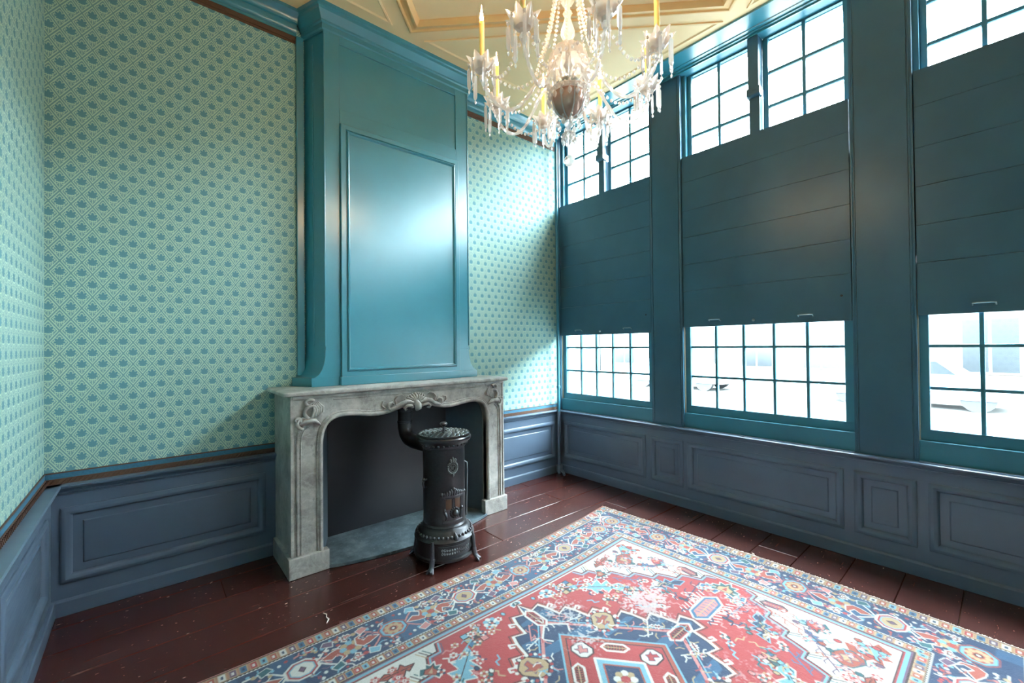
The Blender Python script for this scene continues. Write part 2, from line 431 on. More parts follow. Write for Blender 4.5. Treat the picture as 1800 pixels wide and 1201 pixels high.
# ---- wainscot
W_OUT = lambda u, v, d: (-d, -u, v)                 # window wall, u = distance from the corner
B_OUT = lambda u, v, d: (u, -d, v)                  # fireplace wall
L_OUT = lambda u, v, d: (XL + d, -u, v)             # left wall
R_OUT = lambda u, v, d: (u, YR + d, v)              # rear wall
PANEL = [(-0.014, 0.0), (-0.014, 0.006), (-0.004, 0.013), (0.008, 0.016), (0.020, 0.012), (0.030, 0.002), (0.034, -0.009), (0.074, -0.009), (0.080, -0.003), (0.086, -0.002)]
def wainscot(n, out, d0, u0, u1, opens, label, zc=0.655, back=0.02):
    def bx(a, b, c, d, e, f):                       # box in (u, v, depth)
        q = MB(); P = [out(u, v, h) for u in (a, b) for v in (c, d) for h in (e, f)]
        q.add(P, [(0, 1, 3, 2), (4, 6, 7, 5), (0, 4, 5, 1), (2, 3, 7, 6), (0, 2, 6, 4), (1, 5, 7, 3)]); return q
    t = obj('trim_%d' % n, bx(u0, u1, 0.0, zc, d0 - back - 0.01, d0 - 0.012), M_SLATE, label=label, cat='wainscot', kind='structure')
    z0, z1 = 0.185, 0.572
    obj('bottom_rail', bx(u0, u1, 0.085, z0, d0 - 0.012, d0), M_SLATE, t)
    obj('top_rail', bx(u0, u1, z1, zc, d0 - 0.012, d0), M_SLATE, t)
    us = [u0] + [k for o_ in opens for k in o_] + [u1]
    for a, b in zip(us[::2], us[1::2]):
        if b - a > 0.002: obj('stile', bx(a, b, z0, z1, d0 - 0.012, d0), M_SLATE, t)
    for a, b in opens:
        obj('panel', MB().rings(lambda u, v, h: out(u, v, d0 + h), a, b, z0, z1, PANEL), M_SLATE, t, smooth=28)
    q = MB(); rows = [[out(u, z, d0 + h) for h, z in ((-0.012, 0.0), (0.019, 0.0), (0.019, 0.077), (0.014, 0.085), (0.0, 0.088), (-0.012, 0.088))] for u in (u0, u1)]
    q.grid(rows); q.cap(rows[0]); q.cap(rows[1]); obj('skirting', q, M_SLATE, t, bevel=0.002)
    return t
def cap_rail(t, out, d0, u0, u1, z, mat=M_SLATE, prof=None):
    prof = prof or [(-0.03, -0.055), (0.004, -0.055), (0.006, -0.046), (0.014, -0.042), (0.014, -0.036), (0.02, -0.03), (0.034, -0.018), (0.04, -0.014), (0.042, -0.004), (0.036, 0.0), (-0.03, 0.0)]
    q = MB(); rows = [[out(u, z + k, d0 + h) for h, k in prof] for u in (u0, u1)]
    q.grid(rows, cu=True); q.cap(rows[0]); q.cap(rows[1]); return obj('cap_rail', q, mat, t, smooth=30)
t = wainscot(1, W_OUT, 0.0, 0.0, -YR, [(0.10, 1.125), (1.205, 1.503), (1.567, 2.655), (2.739, 3.022), (3.102, 4.19), (4.27, 4.56), (4.63, 5.72), (5.79, 6.08), (6.15, 7.24)], 'grey-blue panelled wainscot below the windows')
cap_rail(t, W_OUT, 0.012, 0.0, -YR, 0.708)
t = wainscot(2, B_OUT, 0.03, XL, -2.945, [(-3.982, -3.02)], 'grey-blue panelled wainscot between side wall and mantel')
cap_rail(t, B_OUT, 0.03, XL, -2.945, 0.7135)
t = wainscot(3, B_OUT, 0.03, -1.215, 0.0, [(-1.13, -0.112)], 'grey-blue panelled wainscot between mantel and windows')
cap_rail(t, B_OUT, 0.03, -1.215, 0.0, 0.7135)
t = wainscot(4, L_OUT, 0.03, 0.0, -YR, [(0.22, 1.10), (1.22, 2.62), (2.74, 4.2), (4.32, 5.8), (5.92, 7.4)], 'grey-blue panelled wainscot along the side wall')
cap_rail(t, L_OUT, 0.03, 0.0, -YR, 0.7135)
t = wainscot(5, R_OUT, 0.03, XL, 0.0, [(-3.9, -2.7), (-2.6, -1.4), (-1.3, -0.12)], 'grey-blue panelled wainscot opposite the fireplace')
cap_rail(t, R_OUT, 0.03, XL, 0.0, 0.710)

# ---- wallpaper border bands and cornices
def band(par, out, u0, u1):
    def strip(name, z0, z1, d, mat):
        q = MB(); P = [out(u, v, h) for u in (u0, u1) for v in (z0, z1) for h in (0.0, d)]
        q.add(P, [(0, 1, 3, 2), (4, 6, 7, 5), (0, 4, 5, 1), (2, 3, 7, 6), (0, 2, 6, 4), (1, 5, 7, 3)]); return obj(name, q, mat, par)
    strip('rope_border', 0.712, 0.744, 0.010, M_BROWN); strip('blue_border', 0.744, 0.772, 0.004, M_BLUEB); strip('border_edge', 0.772, 0.779, 0.006, M_BROWN)
    strip('upper_border', 3.712, 3.728, 0.004, M_BROWN); strip('upper_border', 3.728, 3.762, 0.009, M_BROWN)
    # rope twist on the lower band
    q = MB(); k = int(abs(u1 - u0) / 0.022)
    for i in range(k):
        u = u0 + (i + 0.5) * (u1 - u0) / k
        q.tube([out(u - 0.010, 0.716, 0.010), out(u + 0.010, 0.740, 0.010)], 0.005, 5, caps=False)
    obj('rope_twist', q, M_BROWN, par, smooth=60, kind='stuff')
band(wall_back, B_OUT, XL, -2.79); band(wall_back, B_OUT, -1.28, 0.0)
band(wall_left, L_OUT, 0.0, -YR)
CORN = [(0, 3.762), (0.012, 3.762), (0.012, 3.782), (0.022, 3.790), (0.030, 3.806), (0.032, 3.838), (0.044, 3.842), (0.048, 3.856), (0.060, 3.874), (0.082, 3.890), (0.090, 3.896), (0.090, 3.92)]
def cornice(n, path, prof, mat, label, side=1.0):
    q = MB().sweep(path, prof, lambda a, b, h: (a, b, h), side=side)
    return obj('trim_%d' % n, q, mat, smooth=28, label=label, cat='cornice', kind='structure')
cornice(6, [(-2.79, 0.0), (XL, 0.0), (XL, YR), (0.0, YR)], CORN, M_TEAL, 'dark teal moulded cornice above the side wall', side=1.0)
cornice(7, [(0.0, 0.0), (-1.28, 0.0)], CORN, M_TEAL, 'teal moulded cornice between chimney breast and windows', side=1.0)
cornice(8, [(0.0, YR), (0.0, 0.0)], [(0, 3.872), (0.012, 3.872), (0.012, 3.884), (0.030, 3.888), (0.032, 3.898), (0.060, 3.902), (0.064, 3.908), (0.110, 3.910), (0.114, 3.902), (0.225, 3.906), (0.228, 3.92), (0, 3.92)],
        M_TEAL, 'bright teal flat cornice over the windows', side=1.0)

# ---- windows
def window(n, y0, y1, zb, ncol=5):
    """y0 > y1; zb = lower edge of the shutter"""
    wn = empty('window_%d' % n, (0.09, (y0 + y1) / 2, 0.72), kind='structure', cat='window',
               label=['small-paned window in the corner beside the fireplace', 'small-paned middle window between the two broad posts', 'small-paned window third from the fireplace wall', 'small-paned window fourth from the fireplace wall', 'small-paned window beside the rear wall'][n - 1])
    yc = (y0 + y1) / 2
    obj('apron', MB().box(0.012, 0.16, y1, y0, 0.70, 0.838), M_SASH, wn, bevel=0.003)
    obj('sill_board', MB().box(-0.03, 0.05, y1, y0, 0.70, 0.713), M_SLATE, wn, bevel=0.003)
    # lower sash
    a, b = y0 - 0.004, y1 + 0.004
    ga, gb = a - 0.046, b + 0.052
    zs = [0.903 + 0.2605 * k for k in range(5)]
    X0, X1 = 0.042, 0.084
    sash = obj('lower_sash', MB().box(X0, X1, b, a, 0.838, zs[0]).box(X0, X1, b, a, zs[4], zs[4] + 0.05)
               .box(X0, X1, ga, a, zs[0], zs[4]).box(X0, X1, b, gb, zs[0], zs[4]), M_SASH, wn, bevel=0.003)
    cw = (ga - gb) / ncol
    for k in range(1, ncol): obj('muntin', MB().box(X0 + 0.006, X1 - 0.008, ga - k * cw - 0.0105, ga - k * cw + 0.0105, zs[0], zs[4]), M_SASH, sash, bevel=0.004)
    for z in zs[1:4]: obj('muntin', MB().box(X0 + 0.008, X1 - 0.008, gb, ga, z - 0.0105, z + 0.0105), M_SASH, sash, bevel=0.004)
    for k in range(ncol):
        for j in range(4):
            obj('pane', MB().box(0.066, 0.069, ga - (k + 1) * cw + 0.006, ga - k * cw - 0.006, zs[j] + 0.006, zs[j + 1] - 0.006), M_PANE, sash)
    # blind boarding behind the shutter
    obj('blind_panel', MB().box(0.05, 0.13, y1, y0, zs[4] + 0.05, 2.76), M_SASH, wn)
    obj('track', MB().box(0.022, 0.038, y0 - 0.006, y0, 0.84, zb + 0.1), M_TAN, wn)
    # upper pair of casements either side of a post
    pa, pb = yc + 0.030, yc - 0.044
    post = obj('mullion', MB().box(0.020, 0.10, pb, pa, 2.7, 3.40).box(-0.002, 0.10, pb - 0.002, pa + 0.002, 3.47, 3.872), M_TEALW, wn, bevel=0.003)
    pr = [(0.02, 3.40), (0.0, 3.405), (-0.012, 3.415), (-0.013, 3.44), (-0.006, 3.47), (0.06, 3.47), (0.06, 3.40)]
    q = MB(); rows = [[(px, yy, pz) for px, pz in pr] for yy in (pb - 0.010, pa + 0.010)]
    q.grid(rows, cu=True); q.cap(rows[0]); q.cap(rows[1]); obj('corbel', q, M_TEALW, post, smooth=50)
    zt = [3.868, 3.59, 3.322, 3.056, 2.79]
    obj('head', MB().box(0.0, 0.16, y1, y0, 3.872, 3.893), M_SASH, wn)
    for ca, cb in ((y0 - 0.03, pa - 0.02 + 0.012), (pb - 0.016 + 0.01, y1 + 0.006)):
        f = 0.036; X0, X1 = 0.088, 0.128
        cas = obj('casement', MB().box(X0, X1, cb, ca, zt[0] - 0.008, zt[0] + 0.004).box(X0, X1, cb, ca, zt[4] - 0.04, zt[4])
                  .box(X0, X1, ca - f, ca, zt[4], zt[0] - 0.008).box(X0, X1, cb, cb + f, zt[4], zt[0] - 0.008), M_SASH, wn, bevel=0.003)
        g0, g1 = ca - f, cb + f; gm = (g0 + g1) / 2
        obj('muntin', MB().box(X0 + 0.006, X1 - 0.008, gm - 0.012, gm + 0.012, zt[4], zt[0] - 0.008), M_SASH, cas, bevel=0.004)
        for z in zt[1:4]: obj('muntin', MB().box(X0 + 0.008, X1 - 0.008, g1, g0, z - 0.012, z + 0.012), M_SASH, cas, bevel=0.004)
        for u0, u1 in ((g0, gm), (gm, g1)):
            for j in range(4):
                obj('pane', MB().box(0.110, 0.113, u1 + 0.006, u0 - 0.006, zt[j + 1] + 0.006, zt[j] - 0.012), M_PANE, cas)
    obj('reveal', MB().box(0.046, 0.15, y0 - 0.03, y0, 2.7, 3.872), M_SASH, wn)
    return wn
SHZ = [(1.562, 3.058), (1.600, 3.120), (1.615, 3.143), (1.610, 3.135), (1.60, 3.12)]
for i, (a, b) in enumerate(BAYS): window(i + 1, a, b, SHZ[i][0])
# ---- shutters
def shutter(i, y0, y1, z0, z1):
    lab = ['teal boarded lifting shutter in the corner by the fireplace', 'teal boarded lifting shutter between the two broad posts', 'teal boarded lifting shutter third from the fireplace wall', 'teal boarded lifting shutter fourth from the fireplace wall', 'teal boarded lifting shutter beside the rear wall'][i]
    s_ = empty('window_shutter', (0.02, (y0 + y1) / 2, z0), lab, 'shutter', 'lifting window shutters')
    h = z1 - z0; fr = [0, 0.212, 0.366, 0.524, 0.682, 0.850, 1.0]
    zz = [z0 + f * h for f in fr]
    for a, b in zip(zz[:-1], zz[1:]):
        obj('board', MB().box(0.008, 0.036, y1 + 0.006, y0 - 0.006, a + 0.0007, b - 0.0007), M_TEALW, s_, bevel=0.0012)
    obj('backing', MB().box(0.036, 0.0415, y1 + 0.02, y0 - 0.02, z0 + 0.03, z1 - 0.03), M_TEALW, s_)  # unseen sheet added to stop light leaking through the board seams
    for q in (0.235, 0.775):
        yy = y0 + (y1 - y0) * q; z = z0 + 0.055
        hd = MB().tube([(0.008, yy + 0.045, z - 0.012), (-0.014, yy + 0.045, z), (-0.016, yy + 0.03, z + 0.002), (-0.016, yy - 0.03, z + 0.002), (-0.014, yy - 0.045, z), (0.008, yy - 0.045, z - 0.012)], 0.004, 6)
        obj('handle', hd, M_METAL, s_, smooth=60)
        obj('handle_plate', MB().box(0.004, 0.009, yy - 0.046, yy + 0.046, z - 0.022, z + 0.004), M_TEALW, s_)
    yy = y0 + (y1 - y0) * 0.485
    obj('knob', MB().sphere((-0.002, yy, z0 + 0.035), 0.011, 10, 6), M_METAL, s_, smooth=60)
    obj('hole_disc', MB().tube([(0.0065, y1 + 0.06, z0 + 0.175), (0.02, y1 + 0.06, z0 + 0.175)], 0.008, 10), M_IRON, s_)  # iron disc standing in for a dark hole in the board
    return s_
for i, (a, b) in enumerate(BAYS): shutter(i, a, b, *SHZ[i])

# ---- pipe in the corner
pipe = empty('heating_pipe', (-0.075, -0.075, 0), 'thin upright pipe in the corner between window and fireplace wall', 'pipe')
obj('tube', MB().tube([(-0.075, -0.075, 0.09), (-0.075, -0.075, 3.78)], 0.0165, 14), M_SASH, pipe, smooth=50)
obj('collar', MB().lathe([(0.0165, 0.96), (0.022, 0.965), (0.022, 0.99), (0.0165, 0.995)], (-0.075, -0.075, 0), 14), M_SASH, pipe, smooth=40)
obj('lower_sleeve', MB().tube([(-0.075, -0.075, 0.0), (-0.075, -0.075, 0.7)], 0.019, 14), M_SLATE, pipe, smooth=50)
obj('valve', MB().lathe([(0.0, 0.02), (0.034, 0.02), (0.036, 0.03), (0.036, 0.08), (0.03, 0.095), (0.0, 0.095)], (-0.078, -0.08, 0), 12).tube([(-0.078, -0.10, 0.05), (-0.10, -0.16, 0.03), (-0.13, -0.2, 0.018)], 0.015, 8), M_SLATE, pipe, smooth=40)

# ------------------------------------------------------------------ chimney breast
ch = empty('chimney_breast', (-2.03, -0.1, 1.172), 'tall glossy teal panelled chimney breast above the marble mantel', 'chimney breast')
CY = -0.20; CXL, CXR = -2.656, -1.405; RXL, RXR = -2.735, -1.330; ZB = 1.172
def flare(z):
    if z >= 1.43: return 0.0
    q = (1.43 - z) / 0.195
    return 0.088 * (1 - math.sqrt(max(0.0, 1 - min(1.0, q) ** 2)))
lev = [1.235 + 0.195 * (1 - math.cos(pi / 2 * i / 12)) for i in range(13)] + [1.6, 3.92]
rows = []
for z in lev:
    e = flare(z); rows.append([(RXL - e, 0.0, z), (CXL - e, CY, z), (CXR + e, CY, z), (RXR + e, 0.0, z)])
q = MB().grid(rows, cu=True); q.cap(rows[0]); q.cap(rows[-1])
body = obj('body', q, M_TEAL, ch, smooth=30)
obj('base_block', MB().plate([(RXL - 0.095, 0.0), (CXL - 0.095, CY - 0.012), (CXR + 0.095, CY - 0.012), (RXR + 0.095, 0.0)], lambda a, b, h: (a, b, h), ZB, 1.236), M_TEAL, ch, bevel=0.004)
for x in (-2.775, ):
    obj('back_strip', MB().box(x - 0.02, x + 0.03, -0.03, 0.0, 1.25, 3.76), M_TEAL, ch, bevel=0.004)
    obj('back_strip', MB().box(-1.315, -1.275, -0.03, 0.0, 1.25, 3.76), M_TEAL, ch, bevel=0.004)
# front facing: stiles and rails in front of the recessed upper panel
F = lambda u, v, d: (u, CY - d, v)
def fbox(a, b, c, d, h0, h1): return MB().box(a, b, CY - h1, CY - h0, c, d)
T = 0.014
obj('stile', fbox(CXL, -2.547, 1.43, 3.765, 0, T), M_TEAL, ch, bevel=0.003)
obj('stile', fbox(-1.526, CXR, 1.43, 3.765, 0, T), M_TEAL, ch, bevel=0.003)
for xa, sg in ((CXL, -1), (CXR, 1)):                      # lower ends of the stiles follow the flare
    inner = -2.547 if sg < 0 else -1.526
    poly = [(inner, 1.236), (inner, 1.432)] + [(xa + sg * flare(z), z) for z in [1.43 - 0.194 * (1 - math.cos(pi / 2 * (i / 10))) if False else 1.43 - 0.194 * i / 10 for i in range(11)]]
    obj('stile_foot', MB().plate(poly, F, 0.0, T), M_TEAL, ch)
obj('top_rail', fbox(-2.547, -1.526, 3.708, 3.765, 0, T), M_TEAL, ch, bevel=0.003)
obj('mid_rail', fbox(-2.547, -1.526, 3.11, 3.224, 0, T), M_TEAL, ch, bevel=0.003)
obj('upper_panel', fbox(-2.549, -1.524, 3.222, 3.710, 0, 0.003), M_TEAL, ch)
# lower raised panel: board, moulded frame, flat field
lp = obj('lower_panel', MB().rings(F, -2.547, -1.512, 1.236, 3.110, [(0, 0.0), (0, 0.034), (0.003, 0.037), (0.036, 0.037), (0.040, 0.030), (0.044, 0.030), (0.046, 0.042), (0.052, 0.046), (0.056, 0.042), (0.062, 0.034), (0.064, 0.029), (0.066, 0.028)]), M_TEAL, ch, smooth=25)
obj('panel_foot', MB().box(-2.555, -1.506, CY - 0.044, CY, ZB, 1.238), M_TEAL, ch, bevel=0.004)
for xa in (CXR + 0.001, CXL - 0.001):
    obj('corner_bead', MB().tube([(xa, CY - T, 1.46), (xa, CY - T, 3.76)], 0.006, 8), M_TEAL, ch, smooth=60)
CH = [(0, 3.755), (0.012, 3.755), (0.012, 3.768), (0.022, 3.776), (0.024, 3.81), (0.034, 3.816), (0.036, 3.828), (0.052, 3.846), (0.076, 3.872), (0.08, 3.89), (0.092, 3.896), (0.098, 3.92)]
q = MB().sweep([(RXR, 0.0), (CXR, CY), (CXL, CY), (RXL, 0.0)], CH, lambda a, b, h: (a, b, h), side=1.0)
obj('cornice', q, M_TEAL, ch, smooth=28)
# tall inset on the side
obj('side_fillet', MB().tube([(-2.70, -0.088 - 0.004, 1.46), (-2.70, -0.088 - 0.004, 3.70)], 0.004, 6), M_TEAL, ch)

# ------------------------------------------------------------------ marble mantel
MX = -2.083; MY = -0.47
mt = empty('fireplace_mantel', (MX, -0.25, 0), 'carved grey marble mantelpiece with serpentine arched opening', 'mantelpiece')
half = [(0.673, 0.0), (0.673, 0.80), (0.670, 0.86), (0.660, 0.905), (0.640, 0.945), (0.605, 0.972), (0.56, 0.984), (0.50, 0.984), (0.44, 0.977), (0.37, 0.966), (0.30, 0.960), (0.23, 0.966), (0.17, 0.980), (0.12, 0.996), (0.07, 1.006), (0.0, 1.008)]
def smoothp(pts, k=2):
    for _ in range(k):
        o_ = [pts[0]]
        for a, b in zip(pts[:-1], pts[1:]):
            o_ += [(a[0] * 0.75 + b[0] * 0.25, a[1] * 0.75 + b[1] * 0.25), (a[0] * 0.25 + b[0] * 0.75, a[1] * 0.25 + b[1] * 0.75)]
        pts = o_ + [pts[-1]]
    return pts
hs = [half[0]] + smoothp(half[1:], 2)
arch = [(MX - a, z) for a, z in hs] + [(MX + a, z) for a, z in reversed(hs[:-1])]
XO0, XO1 = -2.945, -1.215
MF = lambda a, b, h: (a, MY - h, b)
poly = [(XO0, 0.0), (XO0, 1.142), (XO1, 1.142), (XO1, 0.0)] + [(a, b) for a, b in reversed(arch)]
obj('front', MB().plate(poly, MF, -0.05, 0.0), M_MARBLE, mt, bevel=0.003)
for x0_, x1_, nm in ((XO0, XO0 + 0.05, 'side'), (XO1 - 0.05, XO1, 'side')):
    obj(nm, MB().box(x0_, x1_, MY + 0.05, -0.012, 0.0, 1.142), M_MARBLE, mt, bevel=0.003)
# moulding following the opening
lip = [(0.0, -0.04), (0.0, 0.006), (0.004, 0.016), (0.012, 0.022), (0.020, 0.022), (0.028, 0.014), (0.031, 0.008), (0.035, 0.010), (0.040, 0.006), (0.042, 0.0)]
ar2 = [p for p in arch if p[1] > 0.13]; ar2 = [(ar2[0][0], 0.13)] + ar2 + [(ar2[-1][0], 0.13)]
obj('opening_moulding', MB().sweep(ar2, lip, MF, side=1.0), M_MARBLE, mt, smooth=40)
# sunk panels on the legs, framed by thin mouldings that end in scrolls
def tubep(mb, pts, r, n=8): return mb.tube([MF(a, b, h) for a, b, h in pts], r, n)
for sg in (-1, 1):
    xo = MX + sg * 0.828
    fr = [(xo, 0.132, 0.004), (xo, 0.85, 0.004), (xo - sg * 0.004, 0.90, 0.005), (xo - sg * 0.014, 0.935, 0.006), (xo - sg * 0.034, 0.958, 0.008), (xo - sg * 0.060, 0.966, 0.010)]
    obj('leg_moulding', tubep(MB(), fr, [0.0085] * 6), M_MARBLE, mt, smooth=60)
    xi = xo - sg * 0.022
    fr = [(xi, 0.132, 0.002), (xi, 0.84, 0.002), (xi - sg * 0.004, 0.885, 0.003), (xi - sg * 0.018, 0.92, 0.004), (xi - sg * 0.04, 0.938, 0.005)]
    obj('leg_moulding', tubep(MB(), fr, [0.0045] * 5, 6), M_MARBLE, mt, smooth=60)
    obj('corner_strip', MB().box(*sorted((MX + sg * 0.868, MX + sg * 0.850)), MY - 0.008, MY, 0.13, 1.14), M_MARBLE, mt, bevel=0.004)
    # corner leaf scroll
    sc = MB()
    def spiral(cx, cz, r0, turns, a0, dr, h=0.012, k=18, rr=(0.010, 0.004)):
        pts = []; R_ = []
        for i in range(k + 1):
            f = i / k; a = a0 + dr * turns * 2 * pi * f; r = r0 * (1 - 0.82 * f)
            pts.append((cx + sg * r * math.cos(a), cz + r * math.sin(a), h)); R_.append(rr[0] * (1 - f) + rr[1] * f)
        return pts, R_
    ex = xo - sg * 0.075
    for args in ((ex + sg * 0.028, 0.980, 0.040, 0.85, -1.4, 1), (ex - sg * 0.015, 1.040, 0.048, 0.8, -1.0, 1), (ex + sg * 0.004, 1.085, 0.024, 0.9, 2.6, -1), (ex + sg * 0.06, 0.992, 0.018, 0.9, 3.6, -1)):
        pts, R_ = spiral(*args); tubep(sc, pts, R_)
    for i in range(5):                                         # leaf ribs
        f = i / 4.0
        tubep(sc, [(ex - sg * (0.012 + 0.012 * i), 1.005 + 0.006 * i, 0.006), (ex - sg * (0.02 + 0.010 * i), 1.045 + 0.004 * i, 0.016), (ex - sg * (0.014 + 0.006 * i), 1.08 + 0.003 * i, 0.006)], [0.008, 0.007, 0.003], 6)
    tubep(sc, [(ex + sg * 0.05, 0.968, 0.006), (ex + sg * 0.02, 0.985, 0.018), (ex - sg * 0.02, 0.985, 0.018), (ex - sg * 0.05, 0.955, 0.006)], [0.008, 0.016, 0.014, 0.005])
    sc.v = [(ex + (p[0] - ex) * 1.28, MY + (p[1] - MY) * 1.5, 1.02 + (p[2] - 1.02) * 1.12) for p in sc.v]
    obj('corner_scroll', sc, M_MARBLE, mt, smooth=70)
    # plinth
    xa, xb = sorted((MX + sg * 0.884, MX + sg * 0.640))
    obj('plinth', MB().box(xa, xb, MY - 0.026, MY + 0.03, 0.0, 0.128), M_MARBLE, mt, bevel=0.004)
    xa, xb = sorted((MX + sg * 0.884, MX + sg * 0.80))
    obj('side_plinth', MB().box(xa, xb, MY + 0.03, -0.055, 0.0, 0.128), M_MARBLE, mt, bevel=0.004)
# frieze line moulding under the shelf
obj('frieze_moulding', MB().box(XO0 + 0.005, XO1 - 0.005, MY - 0.012, MY, 1.122, 1.142).tube([(XO0 + 0.26, MY - 0.002, 1.105), (XO1 - 0.26, MY - 0.002, 1.105)], 0.004, 6), M_MARBLE, mt, bevel=0.002)
# central cartouche: shell, pair of C scrolls, drop
cc = MB()
for i in range(9):
    a = pi * (0.12 + 0.76 * i / 8)
    tubep(cc, [(MX + 0.02 * math.cos(a), 1.03 + 0.015 * math.sin(a), 0.012), (MX + 0.06 * math.cos(a), 1.032 + 0.042 * math.sin(a), 0.022), (MX + 0.098 * math.cos(a), 1.034 + 0.066 * math.sin(a), 0.008)], [0.006, 0.010, 0.006], 6)
tubep(cc, [(MX, 1.045, 0.016), (MX, 1.02, 0.034), (MX, 0.992, 0.034), (MX, 0.972, 0.016)], [0.012, 0.024, 0.024, 0.010], 10)
for sg in (-1, 1):
    def arcp(pts, r): tubep(cc, [(MX + sg * a, b, h) for a, b, h in pts], r)
    arcp([(0.03, 1.03, 0.018), (0.075, 1.045, 0.026), (0.12, 1.035, 0.026), (0.15, 1.012, 0.022), (0.20, 1.0, 0.014), (0.26, 1.0, 0.008)], [0.010, 0.018, 0.018, 0.014, 0.010, 0.005])
    arcp([(0.03, 0.995, 0.016), (0.05, 1.012, 0.03), (0.085, 1.016, 0.032), (0.108, 0.998, 0.03), (0.098, 0.984, 0.028), (0.082, 0.988, 0.026)], [0.008, 0.011, 0.012, 0.010, 0.008, 0.005])
    arcp([(0.20, 0.99, 0.01), (0.225, 1.01, 0.016), (0.222, 1.04, 0.016), (0.195, 1.048, 0.016), (0.182, 1.032, 0.014), (0.195, 1.02, 0.012)], [0.010, 0.011, 0.010, 0.009, 0.007, 0.004])
    arcp([(0.16, 1.03, 0.008), (0.172, 1.065, 0.012), (0.15, 1.092, 0.012), (0.118, 1.098, 0.01), (0.10, 1.085, 0.006)], [0.006, 0.007, 0.007, 0.006, 0.003])
    arcp([(0.24, 1.005, 0.006), (0.27, 1.03, 0.010), (0.262, 1.058, 0.010), (0.24, 1.06, 0.006)], [0.006, 0.007, 0.006, 0.003])
    for i in range(4): cc.sphere(MF(MX + sg * (0.012 + 0.018 * i), 1.098 - 0.006 * i, 0.012), 0.010 - 0.001 * i, 8, 5)
cc.v = [(p[0], MY + (p[1] - MY) * 1.4, p[2]) for p in cc.v]
obj('cartouche', cc, M_MARBLE, mt, smooth=70)
# shelf with rounded corners
def rrect(x0_, x1_, y0_, y1_, r, k=6):
    pts = [(x0_, y1_)]
    for cx, cy, a0 in ((x0_ + r, y0_ + r, pi), (x1_ - r, y0_ + r, 1.5 * pi)):
        pts += [(cx + r * math.cos(a0 + pi / 2 * i / k), cy + r * math.sin(a0 + pi / 2 * i / k)) for i in range(k + 1)]
    return pts + [(x1_, y1_)]
q = MB(); rows = []
for ins, z in ((0.012, 1.142), (0.002, 1.148), (0.0, 1.156), (0.002, 1.166), (0.010, 1.172)):
    rows.append([(a, b, z) for a, b in rrect(-2.992 + ins, -1.172 - ins, -0.505 + ins, 0.0, 0.022)])
q.grid(rows, cu=True); q.cap(rows[0]); q.cap(rows[-1]); obj('shelf', q, M_MARBLE, mt, smooth=40)
# inside of the fireplace
obj('jamb', MB().plate([(-2.756, -0.42), (-2.60, -0.06), (-2.76, -0.06)], lambda a, b, h: (a, b, h), 0.0, 1.05), M_JAMB, mt)
obj('jamb', MB().plate([(-1.410, -0.42), (-1.56, -0.06), (-1.41, -0.06)], lambda a, b, h: (a, b, h), 0.0, 1.05), M_JAMB, mt)
obj('fire_plate', MB().box(-2.60, -1.56, -0.062, -0.045, 0.022, 1.08), M_PLATE, mt, bevel=0.003)
obj('throat', MB().box(-2.80, -1.37, -0.42, -0.05, 1.085, 1.11), M_PLATE, mt)
hp = [(-2.757, -0.05), (-2.757, -0.48)] + [(-2.757 + 1.37 * i / 16, -0.48 - 0.135 * math.sin(pi * i / 16) ** 0.8) for i in range(1, 16)] + [(-1.387, -0.48), (-1.40, -0.05)]
obj('hearth_stone', MB().plate(hp, lambda a, b, h: (a, b, h), 0.0005, 0.022), M_STONE, mt, bevel=0.005)

# ------------------------------------------------------------------ cast iron stove
SX, SY = -2.072, -0.862
st = empty('iron_stove', (SX, SY, 0), 'black cast iron column stove with openwork lid in front of the fireplace', 'stove')
RF = math.radians(-8)                                     # facing, measured from -Y
def P(a, r, z):                                           # a = angle from the front, positive to the stove's left
    t_ = -pi / 2 + RF + a
    return (SX + r * math.cos(t_), SY + r * math.sin(t_), z)
c0 = (SX, SY, 0)
obj('base_ring', MB().lathe([(0.0, 0.045), (0.196, 0.045), (0.204, 0.052), (0.204, 0.066), (0.192, 0.072), (0.190, 0.082), (0.194, 0.160), (0.202, 0.165), (0.204, 0.176), (0.196, 0.184), (0.186, 0.196), (0.176, 0.214), (0.160, 0.228), (0.152, 0.238), (0.150, 0.246), (0.0, 0.246)], c0, 56), M_IRON, st, smooth=30)
q = MB()
for i in range(40):
    a = 2 * pi * i / 40; q.sphere(P(a, 0.184, 0.203), 0.011, 6, 4)
obj('relief_band', q, M_IRONS, st, smooth=70, kind='stuff')
body = obj('body', MB().lathe([(0.0, 0.24), (0.148, 0.24), (0.150, 0.25), (0.146, 0.256), (0.142, 0.262), (0.142, 0.76), (0.146, 0.764), (0.146, 0.772), (0.0, 0.772)], c0, 56), M_IRON, st, smooth=30)
obj('rim', MB().lathe([(0.142, 0.765), (0.150, 0.772), (0.152, 0.784), (0.164, 0.798), (0.182, 0.812), (0.188, 0.822), (0.188, 0.834), (0.180, 0.840), (0.0, 0.840)], c0, 56), M_IRONS, st, smooth=30)
q = MB()
for i in range(30): q.sphere(P(2 * pi * i / 30, 0.160, 0.792), 0.009, 6, 4)
obj('rim_beads', q, M_IRONS, st, smooth=70, kind='stuff')
lid = obj('lid', MB().lathe([(0.176, 0.838), (0.176, 0.846), (0.165, 0.850), (0.0, 0.862)], c0, 48), M_IRON, st, smooth=30)
q = MB()                                                  # openwork scrolls on the lid
